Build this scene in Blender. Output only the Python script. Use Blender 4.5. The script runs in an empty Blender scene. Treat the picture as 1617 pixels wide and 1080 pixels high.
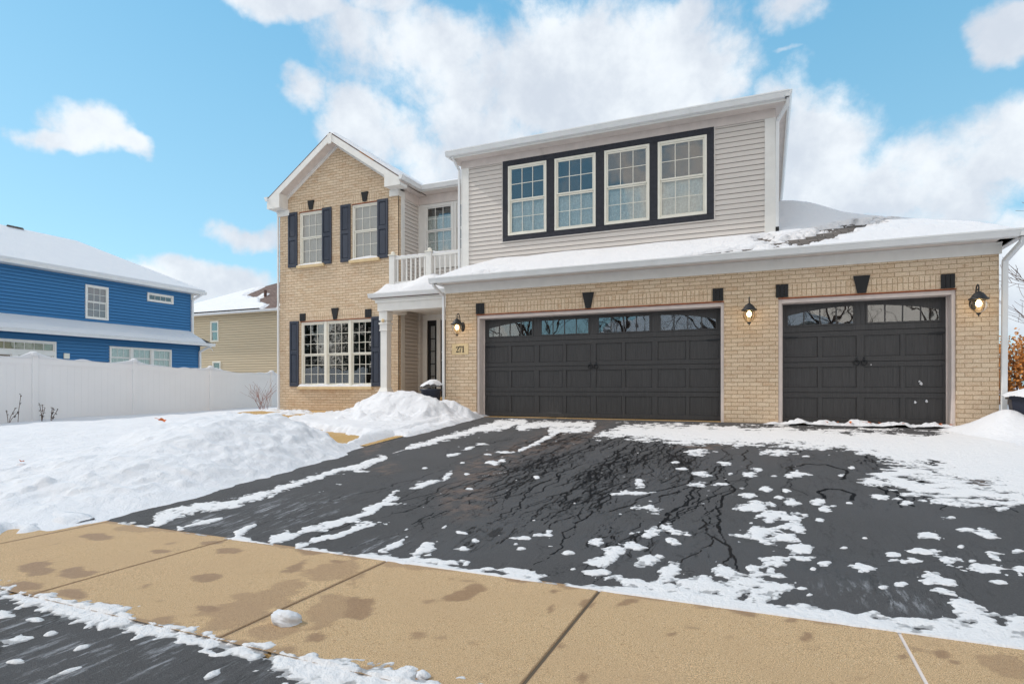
import bpy, math, random
import numpy as np
from mathutils import Vector, Matrix

# ------------------------------------------------------------------ camera, sky, sun, exposure
C = bpy.context.scene.collection
S = bpy.context.scene
cam_d = bpy.data.cameras.new("camera"); cam = bpy.data.objects.new("camera", cam_d); C.objects.link(cam)
cam.location = (0, 0, 0.625); cam.rotation_euler = (math.radians(90), 0, math.radians(23.3))
cam_d.sensor_width = 36; cam_d.lens = 20.74; cam_d.shift_y = 0.0445; cam_d.clip_end = 3000; cam_d.clip_start = 0.05
S.camera = cam
S.view_settings.view_transform = 'Standard'; S.view_settings.look = 'None'
S.view_settings.exposure = 1.12; S.view_settings.gamma = 1

SUN_DIR = Vector((-.705, -.137, .695)).normalized()      # towards the sun
sun_d = bpy.data.lights.new("sun", 'SUN'); sun_d.energy = 1.05; sun_d.angle = math.radians(1.0); sun_d.color = (1, .955, .89)
sun = bpy.data.objects.new("sun", sun_d); C.objects.link(sun)
sun.rotation_euler = SUN_DIR.to_track_quat('Z', 'Y').to_euler(); sun.location = (-20, -5, 20)

W = bpy.data.worlds.new("World"); S.world = W; W.use_nodes = True
nt = W.node_tree; nt.nodes.clear()

class N:
    """small node helper"""
    def __init__(s, tree): s.t = tree
    def node(s, kind, **kw):
        n = s.t.nodes.new(kind)
        for k, v in kw.items(): setattr(n, k, v)
        return n
    def link(s, a, b): s.t.links.new(a, b)
    def put(s, sock, v):
        if isinstance(v, (int, float)): sock.default_value = v
        elif isinstance(v, (tuple, list)):
            sock.default_value = tuple(v) + ((1,) if len(v) == 3 and sock.type == 'RGBA' else ())
        else: s.link(v, sock)
    def m(s, op, a, b=0.0, c=None, clamp=False):
        n = s.node('ShaderNodeMath', operation=op, use_clamp=clamp)
        s.put(n.inputs[0], a); s.put(n.inputs[1], b)
        if c is not None: s.put(n.inputs[2], c)
        return n.outputs[0]
    def mix(s, f, a, b, blend='MIX'):
        n = s.node('ShaderNodeMix', data_type='RGBA', blend_type=blend)
        s.put(n.inputs[0], f); s.put(n.inputs[6], a); s.put(n.inputs[7], b)
        return n.outputs[2]
    def ramp(s, f, lo, hi, a=0.0, b=1.0, smooth=True):
        n = s.node('ShaderNodeMapRange', interpolation_type='SMOOTHSTEP' if smooth else 'LINEAR')
        s.put(n.inputs[0], f); s.put(n.inputs[1], lo); s.put(n.inputs[2], hi); s.put(n.inputs[3], a); s.put(n.inputs[4], b)
        return n.outputs[0]
    def noise(s, vec, scale, detail=4, rough=.55, dist=0.0, out=0):
        n = s.node('ShaderNodeTexNoise'); n.inputs['Scale'].default_value = scale
        n.inputs['Detail'].default_value = detail; n.inputs['Roughness'].default_value = rough
        n.inputs['Distortion'].default_value = dist
        s.put(n.inputs['Vector'], vec); return n.outputs[out]
    def comb(s, x, y, z=0.0):
        n = s.node('ShaderNodeCombineXYZ'); s.put(n.inputs[0], x); s.put(n.inputs[1], y); s.put(n.inputs[2], z); return n.outputs[0]
    def sep(s, v):
        n = s.node('ShaderNodeSeparateXYZ'); s.put(n.inputs[0], v); return n.outputs
    def vscale(s, v, sc):
        n = s.node('ShaderNodeVectorMath', operation='MULTIPLY'); s.put(n.inputs[0], v); n.inputs[1].default_value = sc; return n.outputs[0]
    def vadd(s, v, w):
        n = s.node('ShaderNodeVectorMath', operation='ADD'); s.put(n.inputs[0], v); s.put(n.inputs[1], w); return n.outputs[0]

w = N(nt)
sky = w.node('ShaderNodeTexSky', sky_type='NISHITA'); sky.sun_disc = False
sky.sun_elevation = math.asin(SUN_DIR.z); sky.sun_rotation = math.atan2(SUN_DIR.x, SUN_DIR.y)
sky.air_density = 1.0; sky.dust_density = .6; sky.ozone_density = 1.6; sky.altitude = 200
gd = w.node('ShaderNodeTexCoord').outputs['Generated']
sx, sy, sz = w.sep(gd)
az = w.m('ARCTAN2', sx, sy); el = w.m('ARCSINE', sz)
CLOUDS = []   # azimuth, elevation, half-width, half-height (radians): banks of cumulus
FC, CX, HY = 931.6, 808.5, 612.0
def cloud(px, py, rx, ry, k=1.0):
    a = math.atan2(-.3955 * FC + .9184 * (px - CX), .9184 * FC + .3955 * (px - CX))
    dd = math.hypot(FC, px - CX); e = math.atan2(HY - py, dd)
    CLOUDS.append((a, e, rx * FC / dd ** 2, ry / dd, k))
for c_ in [(105, 208, 80, 46, 1.0), (60, 232, 60, 28, .9), (170, 232, 60, 22, .85), (1600, 430, 150, 110, 1.2), (700, 75, 190, 55), (870, 130, 300, 100), (1080, 130, 150, 75),
           (960, 60, 60, 40), (600, 205, 90, 50), (680, 250, 100, 60), (500, 165, 50, 32, .7), (470, 15, 80, 28, .8), (620, 8, 90, 26, .7),
           (1090, 25, 50, 32, .7), (1320, 255, 110, 90), (1500, 265, 200, 80), (1260, 320, 120, 60), (1600, 40, 60, 45, .9),
           (1250, 18, 70, 28, .65), (1270, 80, 30, 8, .6), (330, 445, 115, 38), (250, 445, 60, 25, .8), (400, 372, 75, 22, .75), (1240, 160, 60, 35, .65),
           (1290, 150, 40, 60, .6), (1150, 250, 140, 60), (760, 200, 120, 80)]: cloud(*c_)
warp = w.noise(gd, 5.0, 5, .6, out=1)
wv = w.sep(warp)
azw = w.m('ADD', az, w.m('MULTIPLY', w.m('SUBTRACT', wv[0], .5), .16))
elw = w.m('ADD', el, w.m('MULTIPLY', w.m('SUBTRACT', wv[1], .5), .12))
fld = None
for (a, e, ra, re, k) in CLOUDS:
    u = w.m('MULTIPLY', w.m('SUBTRACT', azw, a), 1 / ra); v = w.m('MULTIPLY', w.m('SUBTRACT', elw, e), 1 / re)
    d2 = w.m('ADD', w.m('MULTIPLY', u, u), w.m('MULTIPLY', v, v))
    g = w.m('MULTIPLY', w.m('SUBTRACT', 1.35, d2), k)
    fld = g if fld is None else w.m('MAXIMUM', fld, g)
n1 = w.noise(gd, 6.0, 12, .64, .1)
fld = w.m('ADD', fld, w.m('MULTIPLY', w.m('SUBTRACT', n1, .48), 3.6))
# broken cloud added in the unseen sky behind and above the viewer to light the facade
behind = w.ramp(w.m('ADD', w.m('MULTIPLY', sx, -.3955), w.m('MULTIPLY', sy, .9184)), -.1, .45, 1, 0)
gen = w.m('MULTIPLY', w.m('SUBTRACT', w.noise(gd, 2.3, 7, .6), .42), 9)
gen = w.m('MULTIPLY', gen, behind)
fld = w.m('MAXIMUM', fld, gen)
mask = w.ramp(fld, 0.10, 1.05)
thick = w.ramp(w.noise(w.vadd(gd, (.02, .03, -.06)), 6.5, 6, .6), .35, .68)
ccol = w.mix(thick, (.64, .695, .78), (.90, .945, .985))
skyc = w.mix(1.0, sky.outputs[0], (1.10, 1.28, 1.16), 'MULTIPLY')
hor = w.ramp(el, -.05, .62, .96, 0, False)
CL = 4.9
grad = w.mix(w.ramp(el, .0, .75, 0, 1, False), (1.75, 3.15, 3.95), (.45, 1.9, 3.25))
skyc2 = w.mix(.78, skyc, grad)
cc = w.mix(1.0, ccol, (CL, CL, CL), 'MULTIPLY')
cc = w.mix(behind, cc, (6.3, 5.75, 5.2))  # the added cloud is made brighter and warmer than the cloud in view
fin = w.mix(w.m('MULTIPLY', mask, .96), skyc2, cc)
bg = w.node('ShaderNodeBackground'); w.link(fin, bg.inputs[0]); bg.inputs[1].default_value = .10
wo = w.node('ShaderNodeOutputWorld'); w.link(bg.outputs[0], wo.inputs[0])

# ------------------------------------------------------------------ materials
def lin(r, g=None, b=None):
    if g is None: r, g, b = r
    return tuple((v / 255 / 12.92) if v / 255 <= .04045 else ((v / 255 + .055) / 1.055) ** 2.4 for v in (r, g, b))

def new_mat(name):
    m = bpy.data.materials.new(name); m.use_nodes = True; t = m.node_tree; t.nodes.clear()
    n = N(t); p = n.node('ShaderNodeBsdfPrincipled'); o = n.node('ShaderNodeOutputMaterial'); n.link(p.outputs[0], o.inputs[0])
    n.oc = n.node('ShaderNodeTexCoord').outputs['Object']; n.p = p; n.out = o
    return m, n
def bump(n, h, dist=.01, strength=1.0):
    b = n.node('ShaderNodeBump'); b.inputs['Distance'].default_value = dist; b.inputs['Strength'].default_value = strength
    n.put(b.inputs['Height'], h); n.link(b.outputs[0], n.p.inputs['Normal'])
def setp(n, base=None, rough=None, spec=None, metal=None):
    if base is not None: n.put(n.p.inputs['Base Color'], base)
    if rough is not None: n.put(n.p.inputs['Roughness'], rough)
    if spec is not None: n.put(n.p.inputs['Specular IOR Level'], spec)
    if metal is not None: n.put(n.p.inputs['Metallic'], metal)

def paint(name, col, rough=.5, var=.06, grime=0.0, scale=6, spec=.4, bmp=.0008):
    m, n = new_mat(name)
    a = tuple(c * (1 - var) for c in col); b = tuple(min(1, c * (1 + var)) for c in col)
    base = n.mix(n.ramp(n.noise(n.oc, scale, 5), .3, .7), a, b)
    if grime:
        g = n.noise(n.vscale(n.oc, (1.2, 1.2, .5)), 3.0, 6, .65)
        base = n.mix(n.ramp(g, .55, .78, 0, grime), base, tuple(c * f for c, f in zip(col, (.62, .58, .52))))
    setp(n, base, rough, spec)
    if bmp: bump(n, n.noise(n.oc, 120, 2), bmp)
    return m

def brick_mat(name, soldier=False):
    m, n = new_mat(name)
    x, y, z = n.sep(n.oc); h = n.m('ADD', x, y)
    jit = n.noise(n.oc, 9, 2)
    v = n.comb(z, h) if soldier else n.comb(h, z)
    v = n.vadd(v, n.vscale(n.noise(n.oc, 14, 2, out=1), (.006, .006, 0)))
    def br(c1, c2, mo, bias=0.0, smooth=.25):
        b = n.node('ShaderNodeTexBrick'); n.link(v, b.inputs['Vector'])
        n.put(b.inputs['Color1'], c1); n.put(b.inputs['Color2'], c2); n.put(b.inputs['Mortar'], mo)
        b.inputs['Scale'].default_value = 1; b.inputs['Mortar Size'].default_value = .0048; b.inputs['Mortar Smooth'].default_value = smooth
        b.inputs['Bias'].default_value = bias; b.inputs['Brick Width'].default_value = .235 if soldier else .212
        b.inputs['Row Height'].default_value = .075 if soldier else .0725; b.offset = 0 if soldier else .5
        return b
    A = br(lin(219, 197, 170), lin(204, 177, 147), lin(164, 142, 120))
    fac = A.outputs['Fac']
    big = n.ramp(n.noise(n.oc, 1.1, 4, .6), .35, .7)
    col = n.mix(n.m('MULTIPLY', big, .35), A.outputs['Color'], lin(212, 190, 168))
    fine = n.noise(n.oc, 60, 4, .7)
    col = n.mix(n.ramp(fine, .52, .62, 0, .7), col, lin(240, 226, 200))
    fine2 = n.noise(n.vadd(n.oc, (3.1, 1.7, 5.2)), 45, 4, .7)
    col = n.mix(n.ramp(fine2, .54, .66, 0, .6), col, lin(152, 120, 88))
    # occasional paler, fire-flashed bricks
    fl = n.noise(n.vscale(n.oc, (4.7, 4.7, 13.8)), 1.0, 1)
    col = n.mix(n.ramp(fl, .62, .68, 0, .3), col, lin(236, 214, 184))
    col = n.mix(n.ramp(fl, .38, .32, 0, .3), col, lin(176, 134, 100))
    col = n.mix(n.m('MULTIPLY', fac, .72), col, n.mix(jit, lin(140, 112, 84), lin(186, 156, 122)))
    setp(n, col, .93, .2)
    hh = n.m('ADD', n.m('MULTIPLY', fac, -1.0), n.m('MULTIPLY', fine, .7))
    bump(n, hh, .006)
    return m

def snow_mat(name, dirt=0.0, slush=False):
    m, n = new_mat(name)
    a = n.noise(n.oc, 2.2, 6, .6)
    base = n.mix(a, (.71, .715, .755), (.785, .785, .81))
    if dirt:
        d = n.noise(n.oc, 5.5, 7, .7)
        base = n.mix(n.ramp(d, .60, .8, 0, dirt), base, (.62, .57, .52))
    if slush:
        cov = n.node('ShaderNodeAttribute', attribute_name='cov').outputs['Fac']
        base = n.mix(.5, base, (.80, .77, .755)); base = n.mix(n.ramp(cov, -.05, .30, .85, 0), base, (.33, .33, .34))
    setp(n, base, .75, .25)
    h = n.m('ADD', n.m('MULTIPLY', n.noise(n.oc, 11, 8, .7), 1.0), n.m('MULTIPLY', n.noise(n.oc, 75, 3, .6), .25))
    bump(n, h, .030)
    return m

def asphalt_mat(name, streams=True):
    m, n = new_mat(name)
    x, y, z = n.sep(n.oc)
    g = n.noise(n.oc, 260, 3, .7); g2 = n.noise(n.oc, 95, 3, .6); big = n.noise(n.oc, .9, 5, .6)
    base = n.mix(n.ramp(g, .35, .7), (.046, .044, .045), (.128, .123, .124))
    base = n.mix(n.ramp(g2, .58, .75, 0, .5), base, (.17, .168, .17))
    base = n.mix(n.ramp(big, .35, .7, .0, .45), base, (.098, .096, .102))
    # brushed, scraped streaks along the fall of the drive
    sc = n.noise(n.comb(n.m('ADD', n.m('MULTIPLY', x, 26), n.m('MULTIPLY', y, 1.5)), n.m('MULTIPLY', y, 1.7)), 1.0, 5, .7)
    base = n.mix(n.ramp(sc, .60, .80, 0, .5), base, (.16, .16, .165))
    rough = .86
    if streams:
        att = n.node('ShaderNodeAttribute', attribute_name='wet'); wet = att.outputs['Fac']
        fro = n.node('ShaderNodeAttribute', attribute_name='frost').outputs['Fac']
        wv_ = n.vscale(n.noise(n.oc, 3.4, 5, .7, out=1), (.13, .10, 0))
        p = n.vadd(n.oc, wv_)
        a1 = n.noise(n.vscale(p, (5.6, .85, 1)), 1.0, 4, .5)
        ln = n.m('ABSOLUTE', n.m('SUBTRACT', a1, .5))
        a2 = n.noise(n.vscale(n.vadd(p, (7, 3, 0)), (8.5, 2.2, 1)), 1.0, 4, .6)
        ln2 = n.m('ABSOLUTE', n.m('SUBTRACT', a2, .48))
        gate = n.ramp(n.noise(n.oc, 1.6, 4, .6), .38, .52)
        def lay(v_, sc_, det, wd, off):
            a_ = n.noise(n.vscale(n.vadd(p, off), sc_), 1.0, det, .5); l_ = n.m('ABSOLUTE', n.m('SUBTRACT', a_, .5))
            return n.ramp(l_, n.m('MULTIPLY', v_, wd), n.m('ADD', n.m('MULTIPLY', v_, wd), .004), 1, 0)
        sa = n.node('ShaderNodeAttribute', attribute_name='stream').outputs['Fac']
        ws = n.ramp(n.m('ADD', sa, n.m('MULTIPLY', n.m('SUBTRACT', n.noise(n.oc, 45, 3, .6), .5), .5)), .38, .62)
        w3 = lay(wet, (13, 2.0, 1), 3, .020, (2, 9, 0))
        ws = n.m('MAXIMUM', ws, n.m('MULTIPLY', n.m('MULTIPLY', w3, n.ramp(wet, .5, .85)), gate))
        pud = n.m('MULTIPLY', n.ramp(n.noise(n.vscale(p, (3.4, 1.8, 1)), 1.0, 6, .65), .60, .62), n.ramp(wet, .85, 1.1))
        ws = n.m('MAXIMUM', ws, pud)
        hair = n.m('ABSOLUTE', n.m('SUBTRACT', n.noise(n.vscale(n.vadd(p, (1, 8, 0)), (11, 1.1, 1)), 1.0, 5, .6), .5))
        base = n.mix(n.m('MULTIPLY', n.ramp(hair, .004, .012, .6, 0), n.ramp(n.noise(n.oc, 1.3, 4, .6), .45, .6)), base, (.03, .029, .028))
        base = n.mix(n.m('MULTIPLY', n.ramp(wet, .0, .9, 0, .35), n.ramp(big, .3, .7)), base, (.075, .073, .076))
        base = n.mix(n.m('MULTIPLY', ws, .93), base, (.005, .005, .006))
        red = n.node('ShaderNodeAttribute', attribute_name='silt').outputs['Fac']
        base = n.mix(n.m('MULTIPLY', n.m('MULTIPLY', red, n.ramp(n.noise(n.oc, 6, 6, .7), .42, .62)), .75), base, (.17, .125, .105))
        fn = n.ramp(n.noise(n.vscale(n.oc, (18, 3.5, 1)), 1.0, 6, .75), .5, .68)
        base = n.mix(n.m('MULTIPLY', n.m('MULTIPLY', fro, fn), .75), base, (.42, .43, .46))
        # hairline cracks in the seal coat
        vo = n.node('ShaderNodeTexVoronoi', feature='DISTANCE_TO_EDGE'); vo.inputs['Scale'].default_value = .55
        n.link(n.vadd(n.oc, n.vscale(n.noise(n.oc, 2.2, 6, .7, out=1), (.7, .7, 0))), vo.inputs['Vector'])
        base = n.mix(n.ramp(vo.outputs['Distance'], .0, .004, .55, 0), base, (.01, .01, .01))
        rough = n.m('SUBTRACT', n.m('ADD', n.m('MULTIPLY', ws, -.25), .86), n.m('MULTIPLY', n.ramp(wet, 0, .8), .30))
        n.put(n.p.inputs['Specular IOR Level'], n.m('ADD', n.m('MULTIPLY', ws, -.22), .3))
    setp(n, base, rough)
    bump(n, n.m('ADD', g, n.m('MULTIPLY', g2, 1.2)), .006)
    return m

def concrete_mat(name, col=(212, 179, 138)):
    m, n = new_mat(name)
    att = n.node('ShaderNodeAttribute', attribute_name='stain').outputs['Fac']
    c = lin(*col)
    g = n.noise(n.oc, 210, 3, .75); g2 = n.noise(n.oc, 105, 4, .7); big = n.noise(n.oc, 1.5, 5, .6)
    base = n.mix(n.ramp(g, .40, .60), tuple(v * .52 for v in c), tuple(min(1, v * 1.32) for v in c))
    base = n.mix(n.ramp(g2, .56, .68, 0, .6), base, lin(240, 222, 190))
    base = n.mix(n.ramp(n.noise(n.vadd(n.oc, (4, 9, 2)), 90, 3, .6), .58, .66, 0, .6), base, lin(146, 106, 70))
    base = n.mix(n.ramp(big, .38, .68, 0, .5), base, lin(196, 164, 128))
    base = n.mix(n.ramp(n.noise(n.vadd(n.oc, (1, 2, 7)), 2.6, 6, .7), .60, .78, 0, .22), base, lin(160, 126, 92))
    base = n.mix(n.m('MULTIPLY', att, n.ramp(g2, .2, .8, .40, .8)), base, lin(134, 98, 70))
    setp(n, base, n.ramp(att, 0, 1, .9, .55), .3)
    bump(n, n.m('ADD', g, g2), .005)
    return m

def siding_mat(name, col, rough=.55, var=.04):
    m, n = new_mat(name)
    gr = n.noise(n.vscale(n.oc, (3, 3, 60)), 1.5, 4, .6)
    pan = n.noise(n.vscale(n.oc, (.35, .35, 5)), 1.0, 2)
    base = n.mix(gr, tuple(c * (1 - var) for c in col), tuple(c * (1 + var) for c in col))
    base = n.mix(n.ramp(pan, .4, .6, 0, .25), base, tuple(c * .90 for c in col))
    setp(n, base, rough, .3); bump(n, gr, .0012)
    return m

def door_mat(name, col):
    m, n = new_mat(name)
    gr = n.noise(n.vscale(n.oc, (60, 60, 2.2)), 1.2, 6, .65, .4)
    base = n.mix(n.ramp(gr, .35, .7), tuple(c * .84 for c in col), tuple(c * 1.18 for c in col))
    du = n.noise(n.oc, 3.2, 7, .75)
    base = n.mix(n.ramp(du, .62, .80, 0, .35), base, tuple(min(1, c * 2.3) for c in col))
    setp(n, base, .55, .4); bump(n, gr, .002)
    return m

def shingle_mat(name, c1, c2):
    m, n = new_mat(name)
    x, y, z = n.sep(n.oc)
    b = n.node('ShaderNodeTexBrick'); n.link(n.comb(n.m('ADD', x, n.m('MULTIPLY', z, .3)), y), b.inputs['Vector'])
    n.put(b.inputs['Color1'], c1); n.put(b.inputs['Color2'], c2); n.put(b.inputs['Mortar'], tuple(c * .35 for c in c1))
    b.inputs['Scale'].default_value = 1; b.inputs['Brick Width'].default_value = .3; b.inputs['Row Height'].default_value = .13; b.inputs['Mortar Size'].default_value = .008
    g = n.noise(n.oc, 110, 3, .7)
    setp(n, n.mix(n.ramp(g, .4, .7, 0, .5), b.outputs['Color'], tuple(c * 1.5 for c in c2)), .95, .1)
    bump(n, n.m('ADD', g, n.m('MULTIPLY', b.outputs['Fac'], -1)), .008)
    return m

def glass_mat(name, refl=.22, tint=(.86, .9, .92)):
    m, n = new_mat(name); t = n.t; t.nodes.remove(n.p)
    tr = n.node('ShaderNodeBsdfTransparent'); tr.inputs[0].default_value = (*tint, 1)
    gl = n.node('ShaderNodeBsdfGlossy'); gl.inputs['Roughness'].default_value = .015
    bm = n.node('ShaderNodeBump'); bm.inputs['Distance'].default_value = .004; n.put(bm.inputs['Height'], n.noise(n.oc, 1.6, 2)); n.link(bm.outputs[0], gl.inputs['Normal'])
    fr = n.node('ShaderNodeLayerWeight'); fr.inputs[0].default_value = .22
    mx = n.node('ShaderNodeMixShader'); n.put(mx.inputs[0], n.ramp(fr.outputs['Fresnel'], 0, 1, refl, .45 if refl < .05 else 1.0, False))
    n.link(tr.outputs[0], mx.inputs[1]); n.link(gl.outputs[0], mx.inputs[2]); n.link(mx.outputs[0], n.out.inputs[0])
    return m

def emit_mat(name, col, st):
    m, n = new_mat(name); setp(n, (.8, .7, .5), .4)
    n.p.inputs['Emission Color'].default_value = (*col, 1); n.p.inputs['Emission Strength'].default_value = st
    return m

M = {
 'brick': brick_mat('tan_brick'), 'soldier': brick_mat('soldier_brick', True),
 'snow': snow_mat('snow'), 'snow_dirty': snow_mat('trodden_snow', .3),
 'slush': snow_mat('melting_snow', 0, True),
 'asphalt': asphalt_mat('driveway_asphalt'), 'asphalt2': asphalt_mat('apron_asphalt'),
 'concrete': concrete_mat('sidewalk_concrete'), 'walk': concrete_mat('path_concrete', (196, 160, 102)),
 'turf': paint('winter_turf', (.13, .11, .06), .95, .4, 0, 30), 'joint': paint('joint_grit', (.10, .075, .05), .95),
 'siding': siding_mat('grey_siding', lin(210, 203, 197)), 'siding_blue': siding_mat('blue_siding', lin(60, 118, 168), .6),
 'siding_tan': siding_mat('tan_siding', lin(206, 190, 162), .7),
 'white': paint('white_trim', lin(226, 224, 220), .45, .03, .18), 'gutter': paint('white_gutter', lin(222, 223, 224), .35, .03, .25, 4),
 'cream': paint('vinyl_frame', lin(232, 228, 216), .4, .03, .1), 'offwhite': paint('soiled_soffit', lin(214, 204, 198), .6, .05, .35),
 'jamb': paint('jamb_paint', lin(216, 204, 198), .55, .04, .3),
 'navy': paint('black_stained_board', lin(40, 41, 50), .55, .25, .0, 14), 'shutter': paint('slate_shutter', lin(52, 58, 72), .5, .08),
 'black': paint('black_block', lin(28, 28, 30), .6, .15), 'door': door_mat('charcoal_door', lin(66, 65, 66)),
 'iron': paint('black_iron', lin(34, 36, 40), .45, .2), 'sill': paint('limestone_sill', lin(214, 190, 150), .85, .08, .2),
 'rust': paint('rusty_lintel', lin(150, 84, 52), .8, .25), 'shingle': shingle_mat('grey_shingle', lin(86, 82, 80), lin(112, 106, 102)),
 'shingle2': shingle_mat('brown_shingle', lin(104, 88, 84), lin(126, 110, 104)),
 'glass': glass_mat('window_glass', .11), 'glass_dark': glass_mat('garage_window_glass', .14),
 'lampglass': glass_mat('lamp_glass', .03, (1, .93, .80)), 'bulb': emit_mat('lit_bulb', (1, .74, .38), 7),
 'dark': paint('dark_room', (.012, .012, .014), .9), 'dark2': paint('dim_room', (.05, .05, .055), .9),
 'blind': paint('white_blind', lin(196, 196, 192), .8, .05), 'curtain': paint('grey_sheer', lin(246, 240, 228), .9, .12, .0, 22),
 'pinkblind': paint('pink_blind', lin(170, 140, 138), .8, .1), 'greenblind': paint('green_blind', lin(160, 172, 140), .8, .1),
 'fence': paint('white_vinyl', lin(230, 230, 232), .45, .015, .0, 1.2), 'plaque': paint('stone_plaque', lin(220, 196, 154), .85, .06, 0, 20),
 'pot': paint('navy_plastic', lin(36, 40, 54), .45, .08), 'leaf': paint('dry_leaf', lin(196, 104, 50), .8, .3, 0, 30),
 'bark': paint('grey_bark', lin(88, 72, 62), .95, .25, 0, 18), 'twig': paint('brown_twig', lin(96, 70, 56), .95, .2),
 'redtwig': paint('reddish_twig', lin(140, 96, 84), .9, .2),
 'rusty_leaf': paint('russet_foliage', lin(184, 122, 62), .9, .35, 0, 9), 'weed': paint('dry_weed', lin(60, 52, 40), .9, .3),
 'evergreen': paint('evergreen_needles', lin(40, 56, 38), .9, .3, 0, 9), 'chrome': paint('brushed_knob', lin(190, 190, 186), .25, .05),
 'ground': snow_mat('far_snow'), 'street': asphalt_mat('street_asphalt', False), 'wood': paint('bare_wood', lin(150, 104, 70), .9, .25),
 'pvc': paint('vent_pipe', lin(90, 66, 60), .7, .2), 'tanhouse': siding_mat('opposite_siding', lin(176, 170, 160)),
}

# ------------------------------------------------------------------ mesh helpers
class MB:
    def __init__(s): s.v = []; s.f = []; s.sm = []
    def add(s, vs, fs, smooth=False):
        k = len(s.v); s.v += [tuple(v) for v in vs]; s.f += [tuple(i + k for i in f) for f in fs]; s.sm += [smooth] * len(fs); return s
    def box(s, x0, x1, y0, y1, z0, z1):
        return s.add([(x0, y0, z0), (x1, y0, z0), (x1, y1, z0), (x0, y1, z0), (x0, y0, z1), (x1, y0, z1), (x1, y1, z1), (x0, y1, z1)],
                     [(0, 3, 2, 1), (4, 5, 6, 7), (0, 1, 5, 4), (1, 2, 6, 5), (2, 3, 7, 6), (3, 0, 4, 7)])
    def prism(s, pts, ax, a0, a1):
        """pts polygon in the two other axes, extruded along axis ax ('x','y','z')"""
        def mk(p, a):
            return {'x': (a, p[0], p[1]), 'y': (p[0], a, p[1]), 'z': (p[0], p[1], a)}[ax]
        n = len(pts); vs = [mk(p, a0) for p in pts] + [mk(p, a1) for p in pts]
        fs = [tuple(range(n)), tuple(range(2 * n - 1, n - 1, -1))] + [(i, (i + 1) % n, n + (i + 1) % n, n + i) for i in range(n)]
        return s.add(vs, fs)
    def tube(s, path, r, n=8, r1=None, cap=True):
        path = [Vector(p) for p in path]; k = len(path); vs = []; prev = None
        for i, p in enumerate(path):
            d = (path[min(i + 1, k - 1)] - path[max(i - 1, 0)]).normalized()
            if prev is None:
                u = d.orthogonal().normalized()
            else:
                u = (prev - d * prev.dot(d))
                u = u.normalized() if u.length > 1e-6 else d.orthogonal().normalized()
            prev = u; vv = d.cross(u)
            rr = r if r1 is None else r + (r1 - r) * i / max(1, k - 1)
            if isinstance(r, (list, tuple)): rr = r[i]
            for j in range(n):
                a = 2 * math.pi * j / n; vs.append(p + (u * math.cos(a) + vv * math.sin(a)) * rr)
        fs = [(i * n + j, i * n + (j + 1) % n, (i + 1) * n + (j + 1) % n, (i + 1) * n + j) for i in range(k - 1) for j in range(n)]
        s.add(vs, fs, n > 4)
        if cap: s.add(vs[:n], [tuple(range(n - 1, -1, -1))]); s.add(vs[-n:], [tuple(range(n))])
        return s
    def lathe(s, prof, c=(0, 0, 0), n=20, smooth=True):
        vs = [(c[0] + r * math.cos(2 * math.pi * j / n), c[1] + r * math.sin(2 * math.pi * j / n), c[2] + z) for r, z in prof for j in range(n)]
        fs = [(i * n + j, i * n + (j + 1) % n, (i + 1) * n + (j + 1) % n, (i + 1) * n + j) for i in range(len(prof) - 1) for j in range(n)]
        return s.add(vs, fs, smooth)
    def build(s, name, mat, parent=None, T=None, bevel=0.0):
        me = bpy.data.meshes.new(name)
        vs = [tuple(T @ Vector(v)) for v in s.v] if T is not None else s.v
        me.from_pydata(vs, [], s.f); me.validate()
        if len(me.polygons) == len(s.sm): me.polygons.foreach_set('use_smooth', s.sm)
        me.update()
        o = bpy.data.objects.new(name, me); C.objects.link(o); me.materials.append(M[mat] if isinstance(mat, str) else mat)
        if parent is not None: attach(o, parent)
        if bevel:
            b = o.modifiers.new('bevel', 'BEVEL'); b.width = bevel; b.segments = 1; b.limit_method = 'ANGLE'
        return o
def attach(o, parent):
    """mesh data stays in world metres; the location undoes the parents' offsets"""
    o.parent = parent; off = Vector((0, 0, 0)); p = parent
    while p is not None: off += p.location; p = p.parent
    o.location = -off
def tag(o, label=None, cat=None, group=None, kind=None):
    if label: o['label'] = label
    if cat: o['category'] = cat
    if group: o['group'] = group
    if kind: o['kind'] = kind
    return o
def empty(name, loc):
    o = bpy.data.objects.new(name, None); C.objects.link(o); o.location = loc; o.empty_display_size = .3; return o
def FX(c):   # wall that faces +X at X=c : local (u, v, z) -> world (c - v, u, z)
    return Matrix(((0, -1, 0, c), (1, 0, 0, 0), (0, 0, 1, 0), (0, 0, 0, 1)))

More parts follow.
